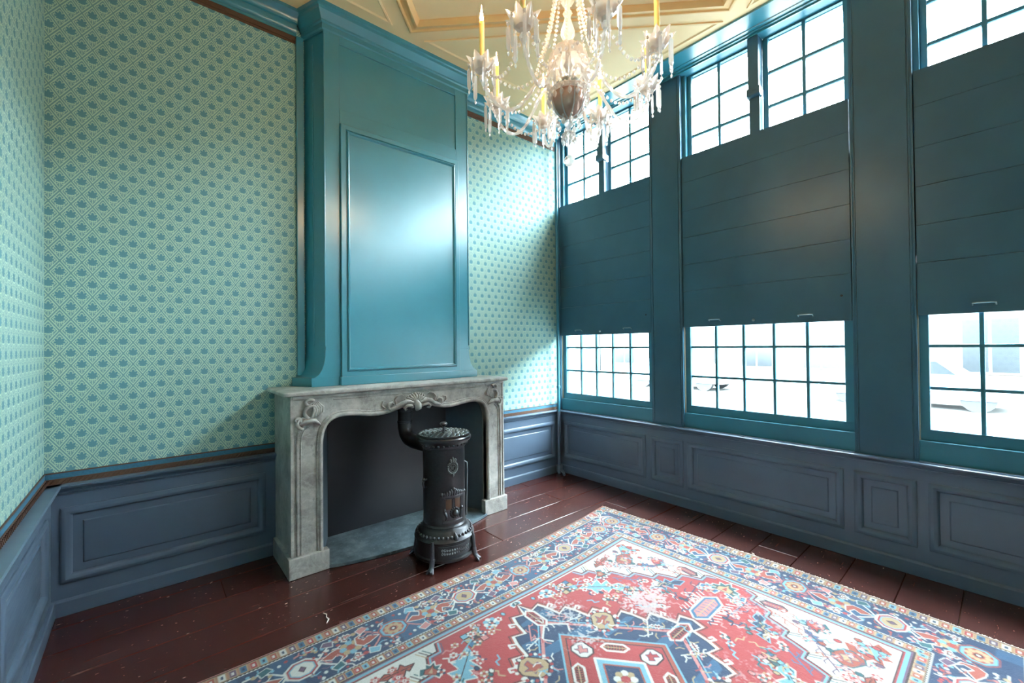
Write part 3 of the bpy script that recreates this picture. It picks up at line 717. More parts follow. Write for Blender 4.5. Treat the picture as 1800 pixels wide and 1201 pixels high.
for k, (r_, n_) in enumerate(((0.160, 26), (0.130, 21), (0.100, 16), (0.070, 11), (0.042, 7))):
    for i in range(n_):
        a = 2 * pi * (i + 0.5 * (k % 2)) / n_; z = 0.852 + 0.010 * (1 - r_ / 0.17)
        cx, cy, _ = P(a, r_, z); pts = [(cx + 0.0135 * math.cos(b) * (1 - b / 14), cy + 0.0135 * math.sin(b) * (1 - b / 14), z + 0.003) for b in [a + j * 0.9 for j in range(7)]]
        q.tube(pts, 0.0032, 5)
obj('openwork', q, M_METAL, lid, smooth=60, kind='stuff')
for r_ in (0.174, 0.026): 
    obj('lid_ring', MB().tube([P(2 * pi * i / 40, r_, 0.853 + (0.010 if r_ < 0.1 else 0)) for i in range(41)], 0.0045, 6), M_IRONS, lid, smooth=60)
obj('knob', MB().lathe([(0.012, 0.86), (0.009, 0.872), (0.008, 0.895), (0.014, 0.902), (0.024, 0.910), (0.026, 0.917), (0.020, 0.926), (0.0, 0.93)], c0, 18), M_IRONS, lid, smooth=40)
# legs with ball-and-claw feet
for i, a in enumerate((-0.80, 0.80, pi - 0.8, pi + 0.8)):
    lg = MB()
    lg.tube([P(a, 0.198, 0.185), P(a, 0.204, 0.16), P(a, 0.208, 0.10), P(a, 0.212, 0.06), P(a, 0.218, 0.035), P(a, 0.238, 0.016), P(a, 0.250, 0.012)], [0.010, 0.015, 0.015, 0.017, 0.017, 0.014, 0.010], 10)
    lg.sphere(P(a, 0.208, 0.075), 0.020, 10, 6); lg.sphere(P(a, 0.236, 0.0145), 0.0145, 8, 5)
    for d_ in (-0.07, 0.07): lg.tube([P(a + d_ * 0.4, 0.222, 0.03), P(a + d_, 0.244, 0.010), P(a + d_ * 1.3, 0.254, 0.006)], [0.009, 0.008, 0.005], 6)
    obj('leg', lg, M_IRONS, st, smooth=60)
# fire door with two mica windows
def patch(a0, a1, z0, z1, r0, r1, n=10):
    q = MB(); rows = []
    for i in range(n + 1):
        a = a0 + (a1 - a0) * i / n
        rows.append([P(a, r0, z0), P(a, r1, z0), P(a, r1, z1), P(a, r0, z1)])
    q.grid(rows, cu=True); q.cap(rows[0]); q.cap(rows[-1]); return q
DA = 0.0
door = obj('door', patch(-0.44, 0.44, 0.300, 0.452, 0.138, 0.152), M_IRONS, st, bevel=0.002)
obj('door_sill', patch(-0.50, 0.50, 0.285, 0.302, 0.138, 0.160), M_IRONS, door, bevel=0.003)
obj('door_head', patch(-0.52, 0.52, 0.452, 0.470, 0.138, 0.166), M_IRONS, door, bevel=0.004)
for a in (-0.21, 0.21):
    obj('mica_window', patch(a - 0.13, a + 0.13, 0.375, 0.440, 0.150, 0.1535), M_MICA, door)
for a in (-0.37, -0.045, 0.045, 0.37):
    obj('window_bar', MB().tube([P(a, 0.154, 0.368), P(a, 0.154, 0.446)], 0.0035, 6), M_IRONS, door)
q = MB()
q.sphere(P(0.06, 0.162, 0.350), 0.022, 12, 8)
for i in range(14): a = 2 * pi * i / 14; q.sphere(P(0.06 + 0.19 * math.cos(a), 0.155, 0.350 + 0.030 * math.sin(a)), 0.0085, 6, 4)
for s_ in (-1, 1):
    q.tube([P(s_ * 0.40, 0.156, 0.365), P(s_ * 0.34, 0.166, 0.345), P(s_ * 0.30, 0.162, 0.325), P(s_ * 0.36, 0.156, 0.308)], [0.008, 0.010, 0.008, 0.005], 7)
    q.sphere(P(s_ * 0.40, 0.158, 0.372), 0.013, 8, 5)
obj('damper_rosette', q, M_IRONS, door, smooth=70)
q = MB()
for i in range(9):
    f = (i - 4) / 4.0; h = 0.034 * (1 - abs(f) * 0.75) + 0.008
    q.tube([P(f * 0.42, 0.156, 0.468), P(f * 0.42 + 0.02, 0.160, 0.470 + h * 0.6), P(f * 0.40, 0.154, 0.472 + h)], [0.010, 0.012, 0.004], 7)
for s_ in (-1, 1): q.sphere(P(s_ * 0.52, 0.160, 0.478), 0.014, 8, 5)
q.sphere(P(0, 0.158, 0.505), 0.013, 8, 5)
obj('door_crest', q, M_IRONS, door, smooth=70)
# round emblem with monogram
em = MB()
for i in range(22):
    a = 2 * pi * i / 22; em.sphere(P(0.235 * math.cos(a), 0.146, 0.645 + 0.038 * math.sin(a)), 0.0082, 6, 4)
em.tube([P(0.15 * math.cos(2 * pi * i / 24), 0.148, 0.645 + 0.024 * math.sin(2 * pi * i / 24)) for i in range(25)], 0.003, 5)
for f in (-1, 0, 1): em.tube([P(f * 0.09, 0.146, 0.684), P(f * 0.12, 0.150, 0.700), P(f * 0.10, 0.146, 0.716 if f == 0 else 0.704)], [0.009, 0.009, 0.004], 6)
em.tube([P(0, 0.146, 0.606), P(0, 0.150, 0.594), P(0, 0.146, 0.582)], [0.009, 0.008, 0.003], 6)
emb = obj('emblem', em, M_EMB, st, smooth=70)
mg = MB()
for a in (-0.075, -0.025, 0.03): mg.tube([P(a, 0.146, 0.633), P(a, 0.146, 0.657)], 0.0028, 5)
mg.tube([P(-0.075, 0.146, 0.645), P(-0.025, 0.146, 0.645)], 0.0024, 5); mg.tube([P(0.03, 0.146, 0.656), P(0.075, 0.146, 0.652), P(0.03, 0.146, 0.645)], 0.0024, 5)
obj('monogram', mg, M_EMB, emb)
# ash drawer grille in the base
ash = obj('ash_drawer', patch(-0.62, 0.62, 0.088, 0.152, 0.188, 0.199, 14), M_IRON, st, bevel=0.002)
q = MB()
for i in range(13):
    a = -0.48 + 0.08 * i
    for z, r_ in ((0.108, 0.010), (0.130, 0.010)):
        x_, y_, _ = P(a, 0.2, z); pts = [P(a + 0.034 * math.cos(b) * (1 - b / 12), 0.2, z + 0.009 * math.sin(b) * (1 - b / 12)) for b in [i + j * 0.9 for j in range(7)]]
        q.tube(pts, 0.003, 5)
obj('grille', q, M_METAL, ash, smooth=60, kind='stuff')
obj('finial', MB().tube([P(0.0, 0.186, 0.188), P(0.0, 0.190, 0.205), P(0.0, 0.172, 0.225)], [0.020, 0.014, 0.003], 8), M_IRONS, ash, smooth=60)
# side ring handle and poker rod
obj('side_handle', MB().tube([P(-1.35, 0.140, 0.565), P(-1.35, 0.165, 0.560), P(-1.35, 0.172, 0.540), P(-1.35, 0.165, 0.515), P(-1.35, 0.140, 0.512)], 0.007, 8).sphere(P(-1.35, 0.165, 0.565), 0.012, 8, 5), M_IRONS, st, smooth=60)
obj('latch_rod', MB().tube([P(0.95, 0.143, 0.660), P(0.95, 0.160, 0.650), P(0.95, 0.163, 0.60), P(0.90, 0.160, 0.44), P(0.80, 0.160, 0.30)], 0.0045, 6), M_METAL, st, smooth=60)
# flue pipe with elbow
FX, FY = -2.105, -0.34
el = [(SX, SY + 0.10, 0.735), (SX - 0.01, -0.66, 0.735), (FX + 0.004, -0.48, 0.735), (FX, -0.41, 0.745), (FX, -0.36, 0.775), (FX, FY, 0.83), (FX, FY, 0.90), (FX, FY, 1.08)]
flue = obj('flue_pipe', MB().tube(el, 0.052, 18), M_IRON, st, smooth=50)
for z in (0.86, 0.95): obj('flue_collar', MB().lathe([(0.052, z), (0.057, z + 0.002), (0.057, z + 0.016), (0.052, z + 0.018)], (FX, FY, 0), 18), M_IRONS, flue, smooth=40)

# ------------------------------------------------------------------ rug
RX0, RX1, RY0, RY1 = -3.62, -0.53, -3.53, -1.115
def build_rug():
    cell = 0.002
    a, b = (RX1 - RX0) / 2, (RY1 - RY0) / 2
    NU, NV = int(2 * a / cell), int(2 * b / cell)
    U = (np.arange(NU) + 0.5) * cell - a; V = (np.arange(NV) + 0.5) * cell - b
    C = {k: np.array(v, float) for k, v in dict(red=(192, 62, 64), brick=(184, 84, 66), navy=(40, 62, 100), blue=(66, 118, 158), sky=(128, 186, 208), ivory=(236, 230, 222),
         tan=(200, 168, 126), dark=(70, 40, 46), teal=(46, 104, 112), pink=(226, 140, 136), plum=(116, 84, 112), olive=(170, 160, 110)).items()}
    img = np.zeros((NV, NU, 3)); rg = np.random.RandomState(5); rr = random.Random(11)
    UU, VV = np.meshgrid(U, V)
    e1 = a - np.abs(UU); e2 = b - np.abs(VV); ed = np.minimum(e1, e2); s = np.where(e1 < e2, VV, UU)
    img[:] = C['red']
    def idx(u0, u1, v0, v1):
        i0 = max(0, int((u0 + a) / cell)); i1 = min(NU, int((u1 + a) / cell) + 2); j0 = max(0, int((v0 + b) / cell)); j1 = min(NV, int((v1 + b) / cell) + 2)
        return i0, i1, j0, j1
    def poly(pts, col, out=None, ow=0.006):
        us = [p[0] for p in pts]; vs = [p[1] for p in pts]
        i0, i1, j0, j1 = idx(min(us), max(us), min(vs), max(vs))
        if i1 <= i0 or j1 <= j0: return
        x = UU[j0:j1, i0:i1]; y = VV[j0:j1, i0:i1]; ins = np.zeros(x.shape, bool)
        n = len(pts)
        for k in range(n):
            x1, y1 = pts[k]; x2, y2 = pts[(k + 1) % n]
            if y1 == y2: continue
            ins ^= ((y1 > y) != (y2 > y)) & (x < (x2 - x1) * (y - y1) / (y2 - y1) + x1)
        img[j0:j1, i0:i1][ins] = C[col]
        if out: line(list(pts) + [pts[0]], ow, out)
    def line(pts, w, col):
        for (x1, y1), (x2, y2) in zip(pts[:-1], pts[1:]):
            i0, i1, j0, j1 = idx(min(x1, x2) - w, max(x1, x2) + w, min(y1, y2) - w, max(y1, y2) + w)
            if i1 <= i0 or j1 <= j0: continue
            x = UU[j0:j1, i0:i1]; y = VV[j0:j1, i0:i1]; dx, dy = x2 - x1, y2 - y1; L = dx * dx + dy * dy + 1e-12
            t = np.clip(((x - x1) * dx + (y - y1) * dy) / L, 0, 1)
            img[j0:j1, i0:i1][np.hypot(x - x1 - t * dx, y - y1 - t * dy) < w / 2] = C[col]
    def ngon(cx, cy, rx, ry, n=8, ph=pi / 8): return [(cx + rx * math.cos(ph + 2 * pi * k / n), cy + ry * math.sin(ph + 2 * pi * k / n)) for k in range(n)]
    def disc(cx, cy, r, col): poly(ngon(cx, cy, r, r, 10), col)
    def T(cx, cy, ang, sc, pts):
        c_, s_ = math.cos(ang) * sc, math.sin(ang) * sc
        return [(cx + x * c_ - y * s_, cy + x * s_ + y * c_) for x, y in pts]
    # ---- motifs
    def flower(cx, cy, r, c1, c2, mid='tan', n=8):
        for k in range(n):
            an = 2 * pi * k / n; disc(cx + r * 0.72 * math.cos(an), cy + r * 0.72 * math.sin(an), r * 0.34, 'dark' if False else (c1 if k % 2 else c2))
        disc(cx, cy, r * 0.42, mid); disc(cx, cy, r * 0.18, 'red')
    def rosette(cx, cy, r, kind):
        if kind == 0:
            poly(ngon(cx, cy, r, r * 0.9), 'brick'); poly(ngon(cx, cy, r * 0.9, r * 0.8), 'sky', 'navy', 0.004); poly(ngon(cx, cy, r * 0.72, r * 0.62), 'brick')
            for k in range(8): disc(cx + r * 0.44 * math.cos(2 * pi * k / 8), cy + r * 0.40 * math.sin(2 * pi * k / 8), r * 0.17, 'tan')
            disc(cx, cy, r * 0.2, 'dark'); disc(cx, cy, r * 0.1, 'ivory')
        else:
            poly(ngon(cx, cy, r, r * 0.9), 'ivory'); poly(ngon(cx, cy, r * 0.86, r * 0.77), 'red'); poly(ngon(cx, cy, r * 0.68, r * 0.6), 'tan' if kind == 1 else 'ivory', 'sky', 0.006)
            poly(ngon(cx, cy, r * 0.2, r * 0.26, 4, 0), 'plum', 'dark', 0.004)
    def blocks(cx, cy, ang, sc):
        cols = ['tan', 'blue', 'ivory', 'teal', 'pink', 'dark', 'sky', 'brick', 'tan']
        for i in range(3):
            for j in range(3):
                x, y = (i - 1) * 1.05, (j - 1) * 1.05
                poly(T(cx, cy, ang, sc, [(x - .48, y - .48), (x + .48, y - .48), (x + .48, y + .48), (x - .48, y + .48)]), cols[(i * 3 + j * 2) % 9], 'dark', 0.004)
    def hookleaf(cx, cy, ang, sc, col='sky', out='ivory'):
        pts = [(-1.2, -.15), (-.7, .35), (-.55, .12), (-.25, .6), (-.1, .2), (.2, .55), (.35, .15), (.7, .3), (1.2, 0), (.7, -.3), (.35, -.12), (.1, -.5), (-.1, -.15), (-.4, -.55), (-.6, -.2)]
        poly(T(cx, cy, ang, sc, pts), col, out, 0.006); line(T(cx, cy, ang, sc, [(-1.1, 0), (.9, 0)]), 0.005, 'dark')
    def cartouche(cx, cy, ang, sc, c1='tan', c2='brick', out='dark'):
        poly(T(cx, cy, ang, sc, [(-1, -.45), (-.6, -.85), (.6, -.85), (1, -.45), (1, .45), (.6, .85), (-.6, .85), (-1, .45)]), c1, out, 0.008)
        poly(T(cx, cy, ang, sc, [(-.6, -.1), (-.2, -.5), (.05, -.15), (.5, -.5), (.65, -.1), (.3, .15), (.55, .5), (.1, .35), (-.2, .55), (-.3, .15)]), c2, 'plum', 0.004)
    def serr(cx, cy, ang, sc, c1='dark', c2='red', out='ivory'):
        poly(T(cx, cy, ang, sc, [(-1.3, 0), (-.8, .5), (.8, .5), (1.3, 0), (.8, -.5), (-.8, -.5)]), c2, out, 0.011)
        poly(T(cx, cy, ang, sc, [(-1.0, 0), (-.7, .32), (.7, .32), (1.0, 0), (.7, -.32), (-.7, -.32)]), c1)
        for k in range(6): line(T(cx, cy, ang, sc, [(-.65 + .26 * k, -.24), (-.55 + .26 * k, 0), (-.65 + .26 * k, .24)]), 0.005, c2)
        line(T(cx, cy, ang, sc, [(-1, 0), (1, 0)]), 0.005, 'tan')
    def branch(cx, cy, ang, sc, col='sky', n=4):
        line(T(cx, cy, ang, sc, [(-1, 0), (1, 0)]), 0.007, col)
        for k in range(n):
            x = -.8 + 1.6 * k / (n - 1); sg = 1 if k % 2 else -1
            line(T(cx, cy, ang, sc, [(x, 0), (x + .22, .34 * sg), (x + .42, .34 * sg)]), 0.006, col)
    def palmette(cx, cy, ang, sc, c1, c2, c3):
        poly(T(cx, cy, ang, sc, [(-.9, -.8), (-1.1, .1), (-.6, .25), (-.75, .75), (-.25, .6), (0, 1.15), (.25, .6), (.75, .75), (.6, .25), (1.1, .1), (.9, -.8), (.3, -.5), (-.3, -.5)]), c1, 'ivory', 0.006)
        poly(T(cx, cy, ang, sc, [(-.55, -.5), (-.6, .05), (-.15, .3), (0, .75), (.15, .3), (.6, .05), (.55, -.5)]), c2, 'dark', 0.004)
        poly(T(cx, cy, ang, sc, [(-.2, -.3), (0, .3), (.2, -.3)]), c3)
    def four(fn, p, q, ang, *k):
        for su in (1, -1):
            for sv in (1, -1):
                A = ang if su > 0 else pi - ang
                fn(su * p, sv * q, A * sv, *k)
    # ---- field
    fa, fb = a - 0.46, b - 0.46
    st = []; n = 6
    for k in range(n):                                       # stepped edge of the corner pieces
        p0 = 0.50 + (fa - 0.50) * k / n; q0 = fb - (fb - 0.10) * k / n; q1 = fb - (fb - 0.10) * (k + 1) / n; p1 = 0.50 + (fa - 0.50) * (k + 1) / n
        st += [(p0, q0), (p0 + 0.02, q0 - (q0 - q1) * 0.55), (p1 - 0.02, q1 + (q0 - q1) * 0.45)]
    st += [(fa, 0.10)]
    for su in (1, -1):
        for sv in (1, -1):
            pts = [(su * p, sv * q) for p, q in st]
            poly(pts + [(su * fa, sv * fb)], 'ivory'); line([(x - su * .012, y - sv * .012) for x, y in pts], 0.010, 'sky'); line(pts, 0.008, 'dark'); line([(x - su * .022, y - sv * .022) for x, y in pts], 0.006, 'plum')
            for k in range(n):
                x, y = pts[3 * k + 1]
                for d in range(3): line([(x + su * (.02 + .018 * d), y - sv * .005), (x + su * (.05 + .018 * d), y + sv * .05)], 0.006, ('teal', 'dark', 'tan')[d])
    # corner filling
    four(palmette, 0.98, 0.66, -2.3, 0.085, 'brick', 'sky', 'tan'); four(cartouche, 0.86, 0.60, 0.5, 0.062, 'brick', 'tan', 'teal')
    four(palmette, 1.00, 0.44, -2.0, 0.06, 'teal', 'red', 'tan'); four(hookleaf, 0.72, 0.69, 0.1, 0.07, 'brick', 'dark'); four(serr, 1.03, 0.24, 1.4, 0.05, 'red', 'plum', 'dark')
    four(hookleaf, 0.90, 0.46, -0.9, 0.055, 'blue', 'plum'); four(branch, 0.79, 0.54, 2.4, 0.08, 'plum', 5); four(branch, 0.95, 0.32, 1.9, 0.09, 'brick', 5)
    for _ in range(150):
        p = rr.uniform(0.56, fa - 0.03); q = rr.uniform(0.14, fb - 0.03)
        if (p - 0.5) / (fa - 0.5) + (q - 0.1) / (fb - 0.1) < 1.14: continue
        ty = rr.random(); cl = rr.choice(['brick', 'plum', 'teal', 'red', 'sky']); an = rr.uniform(0, 6.3)
        if ty < .4: four(lambda x, y, A: poly(ngon(x, y, .014, .018, 6, A), cl, 'dark', .004), p, q, an)
        elif ty < .7: four(lambda x, y, A: line(T(x, y, A, .024, [(-1, -.5), (-.3, .5), (.4, -.3), (1, .5)]), .006, cl), p, q, an)
        else: four(lambda x, y, A: flower(x, y, .022, cl, 'pink', 'ivory', 6), p, q, an)
    # red field filling
    four(blocks, 0.33, 0.655, 0.0, 0.034); four(hookleaf, 0.50, 0.50, -0.75, 0.13); four(lambda x, y, A: flower(x, y, .042, 'sky', 'ivory', 'teal'), 0.20, 0.69, 0)
    four(blocks, 0.585, 0.37, 0.4, 0.026); four(palmette, 0.60, 0.60, -2.4, 0.05, 'teal', 'brick', 'tan'); four(hookleaf, 0.80, 0.26, -0.5, 0.10, 'navy', 'sky')
    four(branch, 0.42, 0.61, -0.5, 0.10, 'sky', 4); four(branch, 0.67, 0.46, -0.9, 0.08, 'blue', 4); four(branch, 0.84, 0.12, 0.1, 0.12, 'navy', 5); four(palmette, 0.95, 0.07, -1.57, 0.05, 'blue', 'pink', 'ivory')
    for sv in (1, -1): palmette(0, sv * 0.735, pi / 2 * (1 - sv), 0.03, 'sky', 'teal', 'ivory')
    for su in (1, -1):
        serr(su * 0.745, 0, 0, 0.105, 'pink', 'blue', 'ivory')
        for k in range(9): line([(su * (.63 + .028 * k), .062), (su * (.65 + .028 * k), .10)], .007, 'ivory'); line([(su * (.63 + .028 * k), -.062), (su * (.65 + .028 * k), -.10)], .007, 'ivory')
        palmette(su * 1.0, 0, -su * pi / 2, .07, 'teal', 'tan', 'red')
    for _ in range(240):
        p = rr.uniform(0.05, 1.0); q = rr.uniform(0.04, 0.74)
        if p / .66 + q / .78 < 1.05 or (p - 0.5) / (fa - 0.5) + (q - 0.1) / (fb - 0.1) > 0.86 and p > .5: continue
        ty = rr.random(); cl = rr.choice(['sky', 'ivory', 'teal', 'navy', 'pink', 'tan']); an = rr.uniform(0, 6.3)
        if ty < .45: four(lambda x, y, A: line(T(x, y, A, .032, [(-1, 0), (-.2, .3), (.3, -.3), (1, .1)]), .008, cl), p, q, an)
        elif ty < .75: four(lambda x, y, A: poly(ngon(x, y, .012, .016, 6, A), cl, 'dark', .004), p, q, an)
        else: four(lambda x, y, A: flower(x, y, .02, cl, 'ivory', 'brick', 6), p, q, an)
    # ---- medallion
    mp, mq, n = 0.585, 0.70, 6
    quarter = []
    for k in range(n):
        f0, f1 = k / n, (k + 1) / n
        p0, q0 = mp * f0, mq * (1 - f0); p1, q1 = mp * f1, mq * (1 - f1)
        quarter += [(p0, q0), (p0 + (p1 - p0) * 0.15, q0 - (q0 - q1) * 0.72), (p0 + (p1 - p0) * .8, q0 - (q0 - q1) * .55)]
    quarter.append((mp, 0))
    full = quarter + [(p, -q) for p, q in reversed(quarter[:-1])] + [(-p, -q) for p, q in quarter[1:]] + [(-p, q) for p, q in reversed(quarter[1:-1])]
    grow = lambda g: [(p + g * (1 if p > 0 else -1) * (abs(p) > .001), q + g * (1 if q > 0 else -1) * (abs(q) > .001)) for p, q in full]
    poly(grow(0.026), 'brick', 'dark', 0.005); poly(grow(0.016), 'ivory'); poly(grow(0.004), 'dark'); poly(full, 'navy')
    for su in (1, -1):
        for sv in (1, -1):
            for k in range(1, n):
                p, q = quarter[3 * k]
                line([(su * (p + .01), sv * (q + .01)), (su * (p + .045), sv * (q + .03)), (su * (p + .052), sv * (q + .008)), (su * (p + .034), sv * (q + .002))], 0.011, 'ivory')
    i0, i1, j0, j1 = idx(-mp, mp, -mq, mq)
    dmask = (np.abs(UU) / mp + np.abs(VV) / mq < 0.98) & (img == C['navy']).all(2)
    ab = np.sin(VV * 23 + np.sin(UU * 5)) + np.sin(VV * 57 + 1.3)
    img[dmask & (ab > 0.6)] = C['blue'] * 0.75 + C['navy'] * .25
    poly([(0, .40), (.33, 0), (0, -.40), (-.33, 0)], 'sky'); poly([(0, .385), (.318, 0), (0, -.385), (-.318, 0)], 'brick'); poly([(0, .35), (.29, 0), (0, -.35), (-.29, 0)], 'red', 'dark', .006)
    poly([(0, .17), (.14, 0), (0, -.17), (-.14, 0)], 'sky', 'ivory', .012); poly([(0, .12), (.10, 0), (0, -.12), (-.10, 0)], 'navy', 'brick', .008); flower(0, 0, .05, 'ivory', 'tan', 'red')
    for su in (1, -1):
        for sv in (1, -1):
            line([(su * .02, sv * .50), (su * .44, sv * .02)], .016, 'pink'); line([(su * .035, sv * .51), (su * .455, sv * .03)], .007, 'sky')
            line([(0, sv * .50), (su * .09, sv * .42), (su * .06, sv * .38)], .010, 'ivory')
    four(cartouche, 0.245, 0.315, 0.86, 0.068, 'tan', 'brick', 'dark')
    four(lambda x, y, A: [disc(x + .085 * math.cos(t), y + .078 * math.sin(t), .009, 'ivory' if k % 2 else 'red') for k, t in enumerate(np.linspace(0, 2 * pi, 25)[:-1])], 0.245, 0.315, 0)
    for sv in (1, -1): serr(0, sv * .565, 1.57, .062)
    for su in (1, -1): serr(su * .46, 0, 0, .07)
    for su in (1, -1): cartouche(su * .20, 0, 0, .05, 'ivory', 'red', 'dark')
    for sv in (1, -1): cartouche(0, sv * .245, 1.57, .05, 'ivory', 'pink', 'dark')
    four(serr, 0.125, 0.15, -.87, .05, 'dark', 'brick', 'ivory'); four(branch, 0.10, 0.50, 2.2, 0.055, 'pink', 3); four(branch, 0.36, 0.12, .6, 0.06, 'ivory', 4); four(branch, 0.14, 0.43, -.2, 0.05, 'ivory', 4); four(hookleaf, 0.41, 0.10, 2.2, .03, 'red', 'ivory')
    for _ in range(120):
        p = rr.uniform(0.0, .55); q = rr.uniform(0.0, .66)
        if p / mp + q / mq > .88 or p / .33 + q / .40 < 1.1: continue
        cl = rr.choice(['pink', 'ivory', 'sky', 'tan', 'red']); an = rr.uniform(0, 6.3)
        four(lambda x, y, A: line(T(x, y, A, .02, [(-1, 0), (0, .4), (1, 0)]), .006, cl), p, q, an)
    # ---- borders
    m = ed < 0.46; img[m] = C['tan']
    img[(ed < .46)] = C['ivory']; img[ed < .452] = C['dark']; img[ed < .446] = C['red']; img[ed < .440] = C['sky']; img[ed < .424] = C['plum']; img[ed < .416] = C['dark']
    def guard(lo, hi, per, ph):
        mm = (ed >= lo) & (ed < hi); img[mm] = C['tan']
        k = np.floor((s + ph) / per); f = (s + ph) / per - k; w = (ed - lo) / (hi - lo); ks = k.astype(int)
        cols = ['red', 'sky', 'brick', 'ivory', 'plum', 'blue']
        for c in range(6):
            q = mm & (ks % 6 == c) & (f > .16) & (f < .84) & (w > .18) & (w < .82); img[q] = C[cols[c]]
            q = mm & (ks % 6 == c) & (f > .36) & (f < .64) & (w > .36) & (w < .66); img[q] = C['ivory' if c % 2 == 0 else 'navy']
        img[mm & (f < .07)] = C['brick']
        img[mm & ((w < .07) | (w > .93))] = C['dark']
    guard(.362, .412, .036, 0.0); guard(.012, .078, .040, .01)
    mm = (ed >= .078) & (ed < .362); img[mm] = C['navy']
    img[mm & (np.sin(s * 9) + np.sin(s * 23 + 1) > .7)] = C['blue'] * .5 + C['navy'] * .5
    img[mm & (ed < .086)] = C['ivory']; img[mm & (ed < .083) & (np.floor(s / .008) % 2 == 0)] = C['dark']
    img[mm & (ed > .354)] = C['ivory']; img[mm & (ed > .357) & (np.floor(s / .008) % 2 == 0)] = C['dark']
    def side(fn):
        """fn(M) draws one border side in (s, w) space, w measured from the rug's edge"""
        fn(lambda s_, w_: (s_, b - w_), a); fn(lambda s_, w_: (-s_, -b + w_), a); fn(lambda s_, w_: (a - w_, -s_), b); fn(lambda s_, w_: (-a + w_, s_), b)
    def border(Mp, half):
        k0 = -int(half / .43) - 1
        for k in range(k0, -k0 + 1):
            c = .045 + .215 + .43 * k
            if abs(c) > half - .12: continue
            mid = .22
            zig = [(c - .215, .31), (c - .15, .31), (c - .10, .265), (c - .06, .22)]
            for sg in (1, -1):
                for fl in (1, -1):
                    q = [(c + sg * (x - c), .22 + fl * (y - .22)) for x, y in zig]; line([Mp(*p) for p in q], .009, 'ivory' if k % 2 else 'pink')
            for sg in (1, -1):
                hk = [(.075, .0), (.12, .03), (.15, .01), (.165, .04), (.14, .065), (.18, .05), (.19, .0), (.165, -.03), (.13, -.025)]
                poly([Mp(c + sg * x, .22 + y * (1 if k % 2 else -1)) for x, y in hk], 'brick', 'ivory', .005)
                tq = [(.10, -.085), (.15, -.06), (.16, -.10), (.12, -.115)]
                for fl in (1, -1):
                    poly([Mp(c + sg * x, .22 + fl * y) for x, y in tq], ('sky', 'teal', 'pink', 'plum')[(k + fl + sg) % 4], 'ivory', .004)
                    for d in range(3):
                        x, y = Mp(c + sg * (.045 + .03 * d), .22 + fl * (.10 - .012 * d)); disc(x, y, .009, ('red', 'ivory', 'sky')[d])
                    x, y = Mp(c + sg * .175, .22 + fl * .085); disc(x, y, .012, 'red' if fl > 0 else 'tan')
            x, y = Mp(c, .22); rosette(x, y, .078, k % 2 if k % 3 else (0 if k % 2 == 0 else 2))
            x, y = Mp(c + .215, .22); flower(x, y, .05, 'tan', 'sky', 'brick')
            for fl in (1, -1):
                x, y = Mp(c + .215, .22 + fl * .085); palmette(x, y, 0.8 * k + (pi if fl < 0 else 0), .026, 'brick', 'ivory', 'red')
        for _ in range(int(520 * half)):
            x, y = Mp(rr.uniform(-half + .3, half - .3), rr.uniform(.10, .34)); j = int((y + b) / cell); i = int((x + a) / cell)
            if (img[j, i] == C['navy']).all():
                if rr.random() < .5: disc(x, y, .006 + .004 * rr.random(), rr.choice(['pink', 'ivory', 'sky', 'red', 'tan']))
                else:
                    an = rr.uniform(0, 6.3); line(T(x, y, an, .018, [(-1, 0), (0, .5), (1, .2)]), .006, rr.choice(['pink', 'ivory', 'sky', 'plum', 'brick']))
    side(border)
    for su in (1, -1):
        for sv in (1, -1): rosette(su * (a - .22), sv * (b - .22), .08, 0)
    img[ed < .012] = C['brick']; img[e1 < .010] = C['ivory'] * .9
    # ---- ageing: abrash, worn pale patches, fine speckle
    def vnoise(sc, seed):
        q = np.random.RandomState(seed); nu, nv = int(2 * a * sc) + 3, int(2 * b * sc) + 3; g = q.rand(nv, nu)
        x = (UU + a) * sc; y = (VV + b) * sc; i = x.astype(int); j = y.astype(int); fx = x - i; fy = y - j; fx = fx * fx * (3 - 2 * fx); fy = fy * fy * (3 - 2 * fy)
        return (g[j, i] * (1 - fx) + g[j, i + 1] * fx) * (1 - fy) + (g[j + 1, i] * (1 - fx) + g[j + 1, i + 1] * fx) * fy
    wear = np.zeros(img.shape[:2])
    cx0, cy0 = (RX0 + RX1) / 2, (RY0 + RY1) / 2
    for wx, wy, wr, am in ((-1.50, -2.07, .17, .95), (-1.92, -1.80, .16, .6), (-2.0, -2.02, .14, .6), (-1.35, -1.75, .2, .35), (-1.2, -2.5, .25, .4), (-2.3, -2.4, .3, .25), (-1.75, -2.75, .3, .35)):
        wear = np.maximum(wear, am * np.clip(1.3 - np.hypot((UU + cx0 - wx) / wr, (VV + cy0 - wy) / wr) * (0.6 + 0.8 * vnoise(14, 3)), 0, 1))
    sp = vnoise(110, 8) * .6 + vnoise(45, 9) * .4
    k = (np.clip((sp - (.78 - .55 * wear)) * 9, 0, 1) * np.clip(wear * 1.6 + .10, 0, 1))[..., None]
    img = img * (1 - k * .8) + np.array((226, 214, 212.)) * k * .8
    img *= (0.93 + 0.14 * vnoise(3, 21) + 0.10 * (rg.rand(NV, NU) - .5))[..., None]
    img = np.clip(img, 0, 255) / 255 * 0.68
    lin = np.where(img <= .04045, img / 12.92, ((img + .055) / 1.055) ** 2.4)
    # ---- mesh: 4 mm cells
    nu, nv = NU // 2, NV // 2
    colr = lin[:nv * 2, :nu * 2].reshape(nv, 2, nu, 2, 3).mean((1, 3))
    gu = np.linspace(-a, a, nu); gv = np.linspace(-b, b, nv)
    X, Y = np.meshgrid(gu + cx0, gv + cy0)
    fv = (Y - RY0) / (RY1 - RY0); fu = (X - RX0) / (RX1 - RX0)
